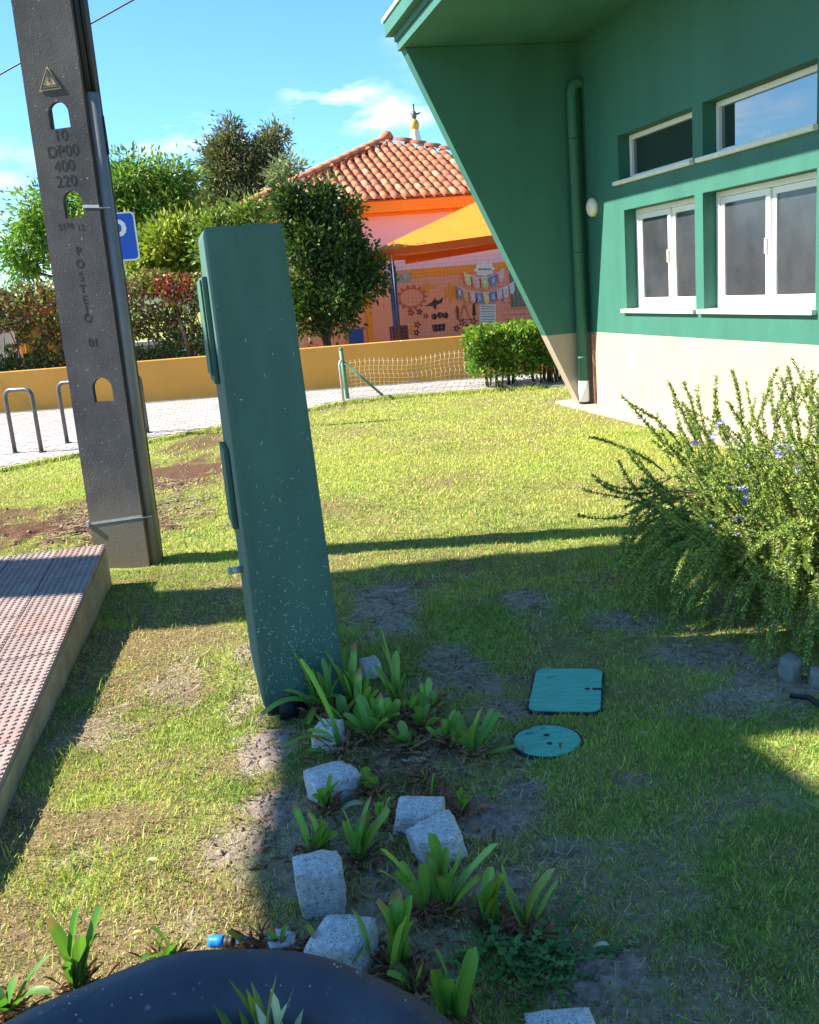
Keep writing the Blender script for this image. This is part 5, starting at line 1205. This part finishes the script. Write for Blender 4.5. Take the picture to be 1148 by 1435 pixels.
def plant(label, base, tips, fn=zc, wd=.036, husk=True, nm='strap_plant', hue=None, ground=0.0):
    bpx = fn(*base); b0_ = gnd(*bpx, ground); t_ = thing(nm, label, 'plant', b0_, 'strap leaved plants in the bed')
    hue = hue or (.19,.37,.075)
    ext = []
    for tp1 in tips:
        if len(tips) > 2 and random.random() < .6:
            f__ = random.uniform(.55,.9); ext.append((base[0]+(tp1[0]-base[0])*f__+random.uniform(-28,28), base[1]+(tp1[1]-base[1])*f__+random.uniform(-10,10), random.uniform(-.06,.06), (tp1[3] if len(tp1) > 3 else wd)*.85))
    for k, tp1 in enumerate(list(tips)+ext):
        tx, ty = fn(tp1[0], tp1[1]); dy = tp1[2] if len(tp1) > 2 else random.uniform(-.05,.05); wk = tp1[3] if len(tp1) > 3 else wd; bd = tp1[4] if len(tp1) > 4 else random.uniform(.02,.10)
        p1 = at(tx, ty, max(.3, b0_.y+dy))
        if p1.z < .02: p1 = gnd(tx, ty, .02)
        r0_ = b0_ + V(random.uniform(-.012,.012), random.uniform(-.012,.012), -.01)
        c_ = Vector(hue)*random.uniform(.75,1.3); c_.x *= random.uniform(.85,1.35)
        strap_leaf(r0_, p1, wk*random.uniform(.85,1.12), bd, t_, c_, fold=random.uniform(.15,.5), cut=random.random()<.3, twist=random.uniform(-.5,.5))
    if husk:
        q = MB()
        for k in range(54):
            a_ = random.uniform(0,2*PI); l = random.uniform(.02,.065); d = V(math.cos(a_), math.sin(a_), random.uniform(.0,.9)); s_ = d.cross(V(0,0,1)).normalized()*random.uniform(.0018,.005); p = b0_+V(random.gauss(0,.022),random.gauss(0,.018),random.uniform(-.002,.02))
            q.face([p-s_, p+s_, p+d*l*.6+s_*.8+V(0,0,.008), p+d*l, p+d*l*.6-s_*.8+V(0,0,.008)])
        q.build('dry_husk', M['husk'], t_)
    return t_
PL = [('strap plant arching left around the pillar foot',(225,285),[(40,320,-.05,.026,.32),(146,108,.0,.022),(185,170,.02,.034),(120,228,.0,.02,.15),(195,330,-.12,.026,.2)]),
 ('strap plant lying across the stone by the pillar, long broad leaf',(290,405),[(172,135,.02,.032,.05),(215,300,.0,.022),(115,408,-.08,.034,.22),(190,350,-.1,.03,.15)]),
 ('tall grassy strap plant close to the pillar face',(335,285),[(245,110,.05,.016),(275,150,.0,.03),(335,88,.05,.03),(362,150,0,.03),(300,180,-.03,.03),(315,130,.05,.02),(285,250,-.06,.03,.2),(240,245,-.04,.03,.2)]),
 ('strap plant with one broad upright leaf behind the bed',(462,285),[(458,108,.03,.036),(400,170,.0,.03),(485,180,.0,.03),(430,200,-.03,.03),(390,150,.04,.02),(412,42,.10,.010,.1),(470,85,.08,.008,.1)]),
 ('low dark green strap plant in the middle of the bed',(385,370),[(305,320),(335,355,-.05),(372,280,.02),(412,335,-.03),(425,285),(345,240,.05),(300,300,.03)]),
 ('strap plant leaning right behind the bed',(505,310),[(515,225),(560,250),(582,290,-.03),(480,255),(535,235,.03)]),
 ('short strap plant with dry base mid bed',(492,395),[(432,345),(470,318),(512,350),(528,380,-.04),(450,365,-.05)]),
 ('upright strap plant right of the short one',(612,390),[(637,285,.0,.034),(652,300),(545,338,.0,.03),(605,315),(575,345)]),
 ('broad strap plant fanning right toward the round cover',(685,425),[(722,275,.02,.036),(768,295,.02,.036),(772,330,-.02,.036),(652,345,.0,.036),(822,395,-.03,.02),(690,330,.0,.034),(745,285,.05,.03)]),
 ('small strap plant behind the front left stone',(375,532),[(280,475,.0,.022),(365,455,.0,.028),(382,480),(345,480)]),
 ('small strap plant at the left of the pair of stones',(255,590),[(267,480,.0,.03),(205,540,-.02,.026),(287,500),(235,520)]),
 ('strap plant beside the upright stone at left',(220,712),[(192,580,.0,.032),(150,562,.05,.02),(277,645,-.02,.03),(233,610,.0,.036),(282,660,-.04,.03)]),
 ('strap plant with four spread leaves left of the touching stones',(352,745),[(298,582,.0,.034),(366,598,.0,.03),(437,582,.02,.028),(385,545,.05,.024),(325,650,-.04,.03)]),
 ('single short leaf sprouting behind the stones',(562,556),[(574,474,.0,.034)]),
 ('tiny pale green rosette behind the pair of stones',(535,508),[(515,478,0,.016),(550,476,0,.016),(530,460,0,.016),(545,490,-.03,.016)]),
 ('tiny sprout at the right of the pair of stones',(655,595),[(637,530,0,.018),(668,532,0,.018),(652,515,0,.016)]),
 ('large strap plant with leaf spread far left in front of the stones',(548,895),[(410,700,.0,.036,.05),(404,765,-.03,.034,.08),(552,705,.0,.034),(470,740,.05,.03),(500,800,-.05,.034)]),
 ('large strap plant with long leaf reaching right',(607,895),[(562,655,.02,.036),(612,700,.02,.034),(655,705,.0,.03),(762,684,.0,.036,.06),(700,740,.03,.034),(590,780,-.05,.03)]),
 ('upright strap plant with browned leaf tips',(740,940),[(745,755,.02,.036),(773,775,.0,.036),(712,830,.0,.03),(728,795,.04,.034),(760,840,-.04,.03)]),
 ('two leaved strap plant curving like horns right of the bed',(855,965),[(772,742,.0,.034,-.06),(931,758,.0,.03,.10),(795,1015,-.06,.012,.25),(862,960,-.02,.016,.25)]),
 ('strap plant with broad folded leaves above the tyre',(475,1070),[(398,858,.0,.040),(440,865,.03,.038),(467,818,.04,.038),(506,838,.02,.036),(490,905,-.05,.040)]),
 ('strap plant with one blunt upright leaf before the hidden stone',(345,1070),[(325,880,.0,.036),(362,1000,-.04,.03)]),
 ('strap leaf pair just above the tyre rim',(225,1045),[(183,930,.0,.036),(262,1015,-.03,.036)]),
 ('bright strap plant with two broad leaves at the bottom edge',(622,1230),[(572,1000,.0,.042),(697,992,.0,.044),(560,1060,.02,.04),(600,1090,-.06,.034)]),
 ('narrow strap sprout right behind the tyre rim',(520,1135),[(540,1038,.0,.022),(440,1038,.05,.026),(430,1075,0,.03)]),
 ('single pointed leaf tip over the tyre rim near the bottle',(92,1020),[(86,935,0,.022),(72,950,.03,.02)]),
 ('slim single leaf tip over the tyre rim',(135,1020),[(131,922,0,.020)])]
PL += [('low strap clump between pillar plants and the broad leaf, first behind the pale stone',(300,330),[(250,270),(340,255),(290,240,.04),(355,310,-.04),(265,320,-.05)]),
 ('strap clump with short leaves below the broad upright leaf',(440,340),[(400,270),(465,255,.03),(430,250),(490,300),(395,320,-.04)]),
 ('strap clump at the right of the low dark one',(545,345),[(520,275),(560,270,.03),(590,310),(530,320,-.05),(500,300)]),
 ('strap clump filling the gap before the fan shaped plant',(650,400),[(610,340),(640,310,.03),(680,350),(625,375,-.05)]),
 ('thin strap clump against the right edge of the pillar',(300,215),[(270,110,.04,.02),(310,95,.05,.024),(345,120,.03,.02),(285,140,.0,.026),(330,150,-.02,.026)]),
 ('short strap sprouts between left front stone and the pair',(420,640),[(405,560,0,.022),(440,545,0,.022),(425,575,-.03,.022)])]
PL += [('tall strap clump right at the front of the pillar foot',(255,300),[(205,165,.0,.03),(235,130,.03,.03),(262,150,.03,.032),(290,190,.0,.03),(225,230,-.05,.03),(170,250,-.03,.026,.2)]),
 ('strap clump in the thick of the bed with four tall leaves',(355,305),[(325,190,.02,.03),(352,160,.03,.034),(382,175,.02,.03),(405,225,-.02,.03),(340,250,-.06,.03)]),
 ('strap clump with arching leaf above the dark soil',(415,360),[(385,250,.02,.03),(412,235,.03,.032),(440,262,.0,.03),(470,300,-.04,.03,.2),(372,310,-.05,.03)]),
 ('strap clump behind the short one, leaning towards the covers',(555,300),[(530,205,.04,.028),(555,190,.05,.028),(580,222,.02,.03),(600,262,-.02,.03),(540,262,-.05,.028)])]
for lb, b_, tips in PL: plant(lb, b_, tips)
BR = (.085,.215,.04)
plant('strap plant with three tall blunt leaves at bottom left', (310,660), [(178,375,.02,.036,.06),(305,328,.02,.034),(394,318,.0,.036),(212,508,-.04,.032,.10),(372,535,-.03,.034)], zl, hue=BR)
plant('strap plant at the bottom left corner', (35,745), [(72,590,.02,.036),(190,520,.03,.024),(200,662,-.03,.036,.2),(0,690,-.03,.03),(-30,640,.02,.034)], zl, hue=BR)
plant('short strap plant behind the tyre, left of the bottle', (650,560), [(575,408,.0,.034),(690,458,.0,.028),(655,478,-.03,.024),(540,540,-.03,.04,.2)], zl, hue=BR)
plant('leaf leaning beside the blue bottle', (985,520), [(868,425,.02,.05)], zl, hue=BR)
# dry brown leaf litter through the bed
LV = []; LC = []
for k in range(1500):
    if k < 1000: zx, zy = random.gauss(480,150), random.gauss(400,70)
    else: zx, zy = random.gauss(470,170), random.gauss(760,200)
    g = gnd(*zc(zx, zy))
    if math.hypot(g.x+.438, g.y-1.103) < .6 or g.y < 1.5: continue
    zz_ = float(relief(np.array([g.x]), np.array([g.y]))[0]) + random.uniform(.002,.025 if k < 1000 else .008); a_ = random.uniform(0,2*PI); l = random.uniform(.012,.055); w_ = random.uniform(.002,.006)
    d = V(math.cos(a_),math.sin(a_),random.uniform(-.15,.45)); s_ = V(-math.sin(a_),math.cos(a_),random.uniform(-.5,.5)); p = V(g.x,g.y,zz_)
    LV += [p-s_*w_*.5, p+d*l*.5-s_*w_+V(0,0,.004), p+d*l, p+d*l*.5+s_*w_]; LC += [np.array(random.choice([(.30,.15,.07),(.22,.10,.05),(.40,.26,.13),(.14,.075,.04),(.45,.34,.2)]))*random.uniform(.7,1.2)]*4
o = fast_mesh('leaf_litter', np.array([tuple(p) for p in LV]), 4, M['grass'], None, np.array(LC)); tag(o, 'dry brown leaf litter among the strap leaved plants', None, None, 'stuff')
# dandelion-like weed
wpx = gnd(735,1350); wd_ = thing('weed', 'dark feathery weed clump right of the bed near the bottom', 'plant', wpx)
P = []; C2_ = []
for k in range(95):
    a_ = random.uniform(0,2*PI); l = random.uniform(.06,.19); up_ = random.uniform(.05,.9); b_ = wpx + V(random.gauss(0,.045),random.gauss(0,.05),0)
    d = V(math.cos(a_), math.sin(a_), up_).normalized(); s_ = d.cross(V(0,0,1)).normalized(); col_ = np.array((.08,.18,.045))*random.uniform(.7,1.5)
    for i in range(7):
        t0, t1 = i/7, (i+1)/7; p0 = b_+d*l*t0+V(0,0,-.25*l*t0*t0); p1 = b_+d*l*t1+V(0,0,-.25*l*t1*t1); w_ = .016*(1-.5*t0)*(1 if i % 2 == 0 else .55)
        P += [p0-s_*.002, p0+s_*.002, p1+s_*w_*.4, p1-s_*w_*.4]; C2_ += [col_]*4
        for sg_ in (-1,1): P += [p0, p0+s_*sg_*w_+d*.006, p0+s_*sg_*w_*1.1+d*.011+V(0,0,.002), p1]; C2_ += [col_*1.1]*4
fast_mesh('weed_leaves', np.array([tuple(p) for p in P]), 4, M['foliage'], wd_, np.array(C2_))

# ------------------------------------------------------------------ tyre planter in the foreground
TC = V(-0.438, 1.103, 0); TZ = 0.30; TR = 0.505
ty = thing('tyre_planter', 'dark tyre planter in the foreground with small grassy plants inside', 'planter', TC)
prof = [(TR-.165,.03),(TR-.06,.0),(TR+.0,.015),(TR+.035,.06),(TR+.045,.13),(TR+.035,.21),(TR+.012,.268),(TR-.02,.294),(TR-.06,.302),(TR-.10,.297),(TR-.135,.282),(TR-.150,.262),(TR-.150,.235),(TR-.13,.20),(TR-.165,.10)]
prof = [(r_, z_*1.05) for r_, z_ in prof]
q = MB(); q.lathe(TC, prof, 96, closed=True); tyre_o = q.build('tyre', M['tyre'], ty, True)
for v in tyre_o.data.vertices: 
    a_ = math.atan2(v.co.y, v.co.x); v.co.z += .004*math.sin(a_*5)+.003*math.sin(a_*11+1); 
q = MB(); q.lathe(TC, [(TR-.14,.02),(TR-.14,.20),(0.25,.215),(.0,.22)], 40); q.build('soil', M['potsoil'], ty, True)
ip = thing('grassy_plant', 'small variegated grassy plant growing inside the tyre planter', 'plant', gnd(385,1515,.215))
for k, (x_,y_,wk,cl_c) in enumerate([(320,1378,.006,(.10,.15,.03)),(352,1382,.008,(.12,.18,.03)),(380,1392,.010,(.50,.55,.42)),(407,1406,.009,(.50,.55,.42)),(358,1412,.010,(.45,.50,.36)),(345,1392,.012,(.16,.20,.03)),(388,1372,.006,(.20,.18,.05)),(415,1384,.006,(.10,.14,.03)),(335,1420,.010,(.06,.10,.02)),(372,1420,.012,(.07,.12,.03)),(425,1420,.008,(.3,.36,.2)),(300,1415,.01,(.08,.12,.03))]):
    b_ = ip.location + V(random.uniform(-.03,.03), random.uniform(-.02,.02), -.01); strap_leaf(b_, at(x_,y_-6,ip.location.y+random.uniform(.0,.06)), wk*1.5, random.uniform(-.05,.1), ip, Vector(cl_c)*1.35, .3, 6)
q = MB(); 
for k in range(46):      # grit on the rubber
    a_ = random.uniform(.5,2.7); r = TR-random.uniform(.03,.12); p = TC+V(r*math.cos(a_), r*math.sin(a_), .314); s_ = random.uniform(.0008,.0028); q.box(p, (s_*random.uniform(.8,2),s_,.0016), random.random()*3)
o = q.build('grit', mat('grit', (.42,.40,.38), .9, .2, 60), ty); o['kind'] = 'stuff'
# crumpled blue bottle
bt = gnd(318,1327); bo = thing('blue_bottle', 'crumpled blue plastic bottle end lying behind the tyre', 'bottle', (bt.x,bt.y,0))
BS = .55
q = MB(); q.lathe((bt.x-.03,bt.y,.018), [(r_*BS,z_*BS) for r_,z_ in ((.0,-.02),(.024,-.018),(.028,.0),(.026,.02),(.029,.03),(.025,.045),(.022,.05))], 16, V(1,-.2,.05)); q.build('bottle_body', M['bottle'], bo, True)
q = MB(); q.lathe((bt.x+.0,bt.y-.006,.019), [(r_*BS,z_*BS) for r_,z_ in ((.024,0),(.024,.012),(.020,.02),(.023,.026),(.023,.04),(.0,.042))], 16, V(1,-.2,.05)); q.build('bottle_neck', mat('dark_label',(.05,.04,.04),.5,.1), bo, True)
q = MB(); q.lathe((bt.x+.028,bt.y-.009,.018), [(r_*BS,z_*BS) for r_,z_ in ((.02,0),(.02,.04),(.012,.05))], 16, V(1,.15,.0)); q.build('bottle_cap', M['bottle'], bo, True)
# scattered litter leaves
for (x_,y_,l,c_,lb) in [(832,1328,.035,(.62,.62,.55),'pale dry leaf on bare soil at lower right'),(205,1208,.035,(.55,.62,.35),'pale fallen leaf on the sunny dry grass'),(897,1030,.025,(.30,.42,.22),'green fallen leaf on the shaded lawn'),(478,1138,.07,(.50,.44,.28),'long straw coloured leaf beside the left stones'),(373,1098,.035,(.22,.36,.10),'green leaf on bare soil left of the stones'),(185,1310,.025,(.55,.62,.12),'yellow green leaf on the dry grass above the tyre')]:
    p = gnd(x_,y_,.018); t_ = strap_leaf(p, p+V(l,l*.35*random.uniform(-1,1),.006), l*.38, .15, None, Vector(c_), .4, 6); t_.name = 'fallen_leaf'; tag(t_, lb, 'leaf')

# ------------------------------------------------------------------ grass
def grass_field(n, x0, x1, y0, y1, hgt, wd, name_pts=None):
    x = RNG.uniform(x0,x1,n); y = RNG.uniform(y0,y1,n)
    px = CX + CF*0; keep = np.abs(x) < y*0.52+0.35
    by = bare(x,y); keep &= RNG.random(n) > by*1.02
    thin = np.clip((-.2-x)/.5,0,1)*np.clip((5.2-y)/1.2,0,1); mid_ = np.clip((x+.5)/.3,0,1)*np.clip((1.5-x)/.4,0,1)*np.clip((y-2.7)/.5,0,1)*np.clip((5.2-y)/.5,0,1); keep &= RNG.random(n) > mid_*np.clip((fbm(x,y,2.4,95)-.42)/.2,0,1)*.8
    keep &= RNG.random(n) > thin*np.clip((fbm(x,y,3.2,91)-.40)/.22,0,1)*.72
    ey_ = np.interp(x, [p.x for p in EDGE], [p.y for p in EDGE]); keep &= y < ey_-0.03
    ul = (x-BO.x)*BN.x + (y-BO.y)*BN.y; us = (x-BO.x)*BA.x + (y-BO.y)*BA.y; keep &= ~((ul < .27) & (us > -.5))
    rx = (x-RB.x)*rl.x+(y-RB.y)*rl.y; ru = (x-RB.x)*rd.x+(y-RB.y)*rd.y; keep &= ~((rx > 0.0) & (ru < RU1+.02))
    keep &= np.hypot(x-lc.x,y-lc.y) > .112+.008*RNG.normal(size=n)
    sxl = (x-sc2.x)*ex.x+(y-sc2.y)*ex.y; syl = (x-sc2.x)*ey.x+(y-sc2.y)*ey.y; keep &= ~((np.abs(sxl) < wS/2+.002+.006*RNG.normal(size=n))&(np.abs(syl) < hS/2+.006*RNG.normal(size=n)))
    pa_ = (x-PLL.x)*pf.x+(y-PLL.y)*pf.y; pb__ = (x-PLL.x)*pb.x+(y-PLL.y)*pb.y; keep &= ~((pa_>-.01)&(pa_<PWD+.01)&(pb__>-.01)&(pb__<PD+.01))
    keep &= np.hypot(x-TC.x,y-TC.y) > TR+.05
    keep &= ~((np.abs(x+1.76)<.2)&(np.abs(y-5.7)<.14))
    x, y = x[keep], y[keep]; n = len(x); dr = dryness(x,y)
    return x, y, n, dr
def blades(x, y, dr, hgt, wd, flatf):
    n = len(x); z = relief(x,y)
    straw = RNG.random(n) < dr*.75; lean = RNG.uniform(.25,1.0,n); lean = np.where(straw, RNG.uniform(.8,2.6,n), lean)*flatf; a_ = RNG.uniform(0,2*PI,n)
    h = hgt*RNG.uniform(.45,1.25,n)*np.where(straw,.8,1); D = np.stack([np.cos(a_)*lean, np.sin(a_)*lean, np.ones(n)],1); D /= np.linalg.norm(D,axis=1,keepdims=True)
    side_ = np.stack([-np.sin(a_+RNG.normal(size=n)*.6), np.cos(a_+RNG.normal(size=n)*.6), np.zeros(n)],1)*(wd*RNG.uniform(.6,1.3,n))[:,None]
    B_ = np.stack([x,y,z-.004],1); mid = B_+D*(h*.55)[:,None]; tip = B_+D*h[:,None]; tip[:,2] -= h*.22*lean*.5; tip[:,2] = np.maximum(tip[:,2], z+.003); mid[:,2] = np.maximum(mid[:,2], z+.005)
    pal = np.array([(0.22,0.36,0.06),(0.38,0.48,0.085),(0.52,0.54,0.13),(0.13,0.235,0.05)]); cl = fbm(x,y,1.7,71) + np.clip((y-5.0)/4,0,1)*.35
    k = np.clip((RNG.random(n)*.75 + cl*.9 - .25)*4,0,3.99).astype(int); order = np.array([3,0,1,2])[k]; cols = pal[order]*RNG.uniform(.7,1.3,(n,1))
    sp_ = np.array([(0.55,0.43,0.23),(0.42,0.27,0.12),(0.28,0.165,0.075),(0.62,0.54,0.34)])[RNG.integers(0,4,n)]*RNG.uniform(.7,1.2,(n,1)); cols = np.where(straw[:,None], sp_, cols)
    q4 = np.stack([B_-side_/2, B_+side_/2, mid+side_*.42, mid-side_*.42],1); t3 = np.stack([mid-side_*.42, mid+side_*.42, tip],1)
    return q4, t3, cols
QV, TV, QC, TCc = [], [], [], []
def add_field(n, x0, x1, y0, y1, h, wd, fl=1.0):
    x, y, n, dr = grass_field(n,x0,x1,y0,y1,h,wd); q4, t3, c_ = blades(x,y,dr,h,wd,fl); 
    QV.append(q4.reshape(-1,3)); TV.append(t3.reshape(-1,3)); QC.append(np.repeat(c_,4,0)); TCc.append(np.repeat(c_,3,0))
add_field(270000, -1.7, 1.8, 1.45, 3.6, .026, .0026)
add_field(160000, -2.3, 2.4, 3.5, 5.8, .027, .0034)
add_field(110000, -4.5, 3.4, 5.7, 9.0, .034, .0060)
add_field(70000, -5.5, 3.4, 8.8, 13.6, .036, .0095)
# longer tufts, ragged edges along path and pavement
t_n = 4200; tx_ = RNG.uniform(-1.6,1.7,160); ty_ = RNG.uniform(1.7,5.2,160); ix = RNG.integers(0,160,t_n)
x = tx_[ix]+RNG.normal(size=t_n)*.03; y = ty_[ix]+RNG.normal(size=t_n)*.035
rx = (x-RB.x)*rl.x+(y-RB.y)*rl.y; k_ = (np.hypot(x-TC.x,y-TC.y) > TR+.07)&(np.hypot(x-lc.x,y-lc.y)>.125)&(np.hypot(x-sc2.x,y-sc2.y)>.24)&(rx<-.02)&(bare(x,y)<.5); x, y = x[k_], y[k_]
q4, t3, c_ = blades(x,y,np.full(len(x),.12),.055,.0036,1.0); QV.append(q4.reshape(-1,3)); TV.append(t3.reshape(-1,3)); QC.append(np.repeat(c_,4,0)); TCc.append(np.repeat(c_,3,0))
ef = RNG.uniform(-4.8,2.0,9000); eyy = np.interp(ef,[p.x for p in EDGE],[p.y for p in EDGE])-np.abs(RNG.normal(size=9000))*.08-.03
q4, t3, c_ = blades(ef,eyy,np.full(9000,.25),.075,.009,1.0); QV.append(q4.reshape(-1,3)); TV.append(t3.reshape(-1,3)); QC.append(np.repeat(c_,4,0)); TCc.append(np.repeat(c_,3,0))
go = fast_mesh('grass', np.concatenate(QV), 4, M['grass'], None, np.concatenate(QC)); tag(go, 'short mown grass with dry straw covering the lawn', None, None, 'stuff')
gt = fast_mesh('grass_tips', np.concatenate(TV), 3, M['grass'], go, np.concatenate(TCc)); gt['kind'] = 'stuff'
# loose straw and clods lying on the bare soil
n = 22000; x = RNG.uniform(-2.6,2.2,n); y = RNG.uniform(1.6,8.5,n); b_ = bare(x,y); kp_ = (b_ > .12)&(np.hypot(x-TC.x,y-TC.y)>TR+.06)&(np.abs(x)<y*.5+.3)
rx = (x-RB.x)*rl.x+(y-RB.y)*rl.y; ru = (x-RB.x)*rd.x+(y-RB.y)*rd.y; kp_ &= ~((rx > -.01)&(ru<RU1+.02)); x, y = x[kp_], y[kp_]; n = len(x); z = relief(x,y)+.006
a_ = RNG.uniform(0,2*PI,n); l = RNG.uniform(.01,.06,n)*np.clip(y/3,.7,2); d = np.stack([np.cos(a_)*l,np.sin(a_)*l,RNG.uniform(-.002,.012,n)],1); s_ = np.stack([-np.sin(a_),np.cos(a_),np.zeros(n)],1)*(.0014*np.clip(y/2.5,.8,3))[:,None]; P0 = np.stack([x,y,z],1)
cols = np.array([(0.45,0.36,0.22),(0.30,0.20,0.11),(0.55,0.48,0.34),(0.16,0.10,0.06)])[RNG.integers(0,4,n)]
o = fast_mesh('straw_litter', np.stack([P0-s_,P0+s_,P0+d+s_,P0+d-s_],1).reshape(-1,3), 4, M['grass'], None, np.repeat(cols,4,0)); tag(o, 'loose straw and dead stalks scattered on the bare soil', None, None, 'stuff')
cl = MB(); random.seed(5)
for k in range(2600):
    c_ = random.choice([p for p in PATCH]); x_ = c_[0]+random.gauss(0,.55)*c_[2]; y_ = c_[1]+random.gauss(0,.55)*c_[3]
    if math.hypot(x_-TC.x,y_-TC.y) < TR+.08: continue
    if (x_-RB.x)*rl.x+(y_-RB.y)*rl.y > -.03 and (x_-RB.x)*rd.x+(y_-RB.y)*rd.y < RU1+.03: continue
    s_ = random.uniform(.003,.011)*(1.0 if y_ < 4.5 else 1.7); zz_ = float(relief(np.array([x_]),np.array([y_]))[0]); n0 = len(cl.v)
    for j in range(6): cl.v.append(V(x_+s_*math.cos(j*PI/3)*random.uniform(.7,1.3), y_+s_*math.sin(j*PI/3)*random.uniform(.7,1.3), zz_))
    cl.v.append(V(x_+random.uniform(-.3,.3)*s_, y_, zz_+s_*random.uniform(.5,1.1)))
    for j in range(6): cl.f.append((n0+j, n0+(j+1)%6, n0+6))
o = cl.build('soil_clods', mat('clod', (0.24,0.17,0.12), .95, .3, 20, .3), None); tag(o, 'crumbs and clods of brown soil on the bare patches', None, None, 'stuff')
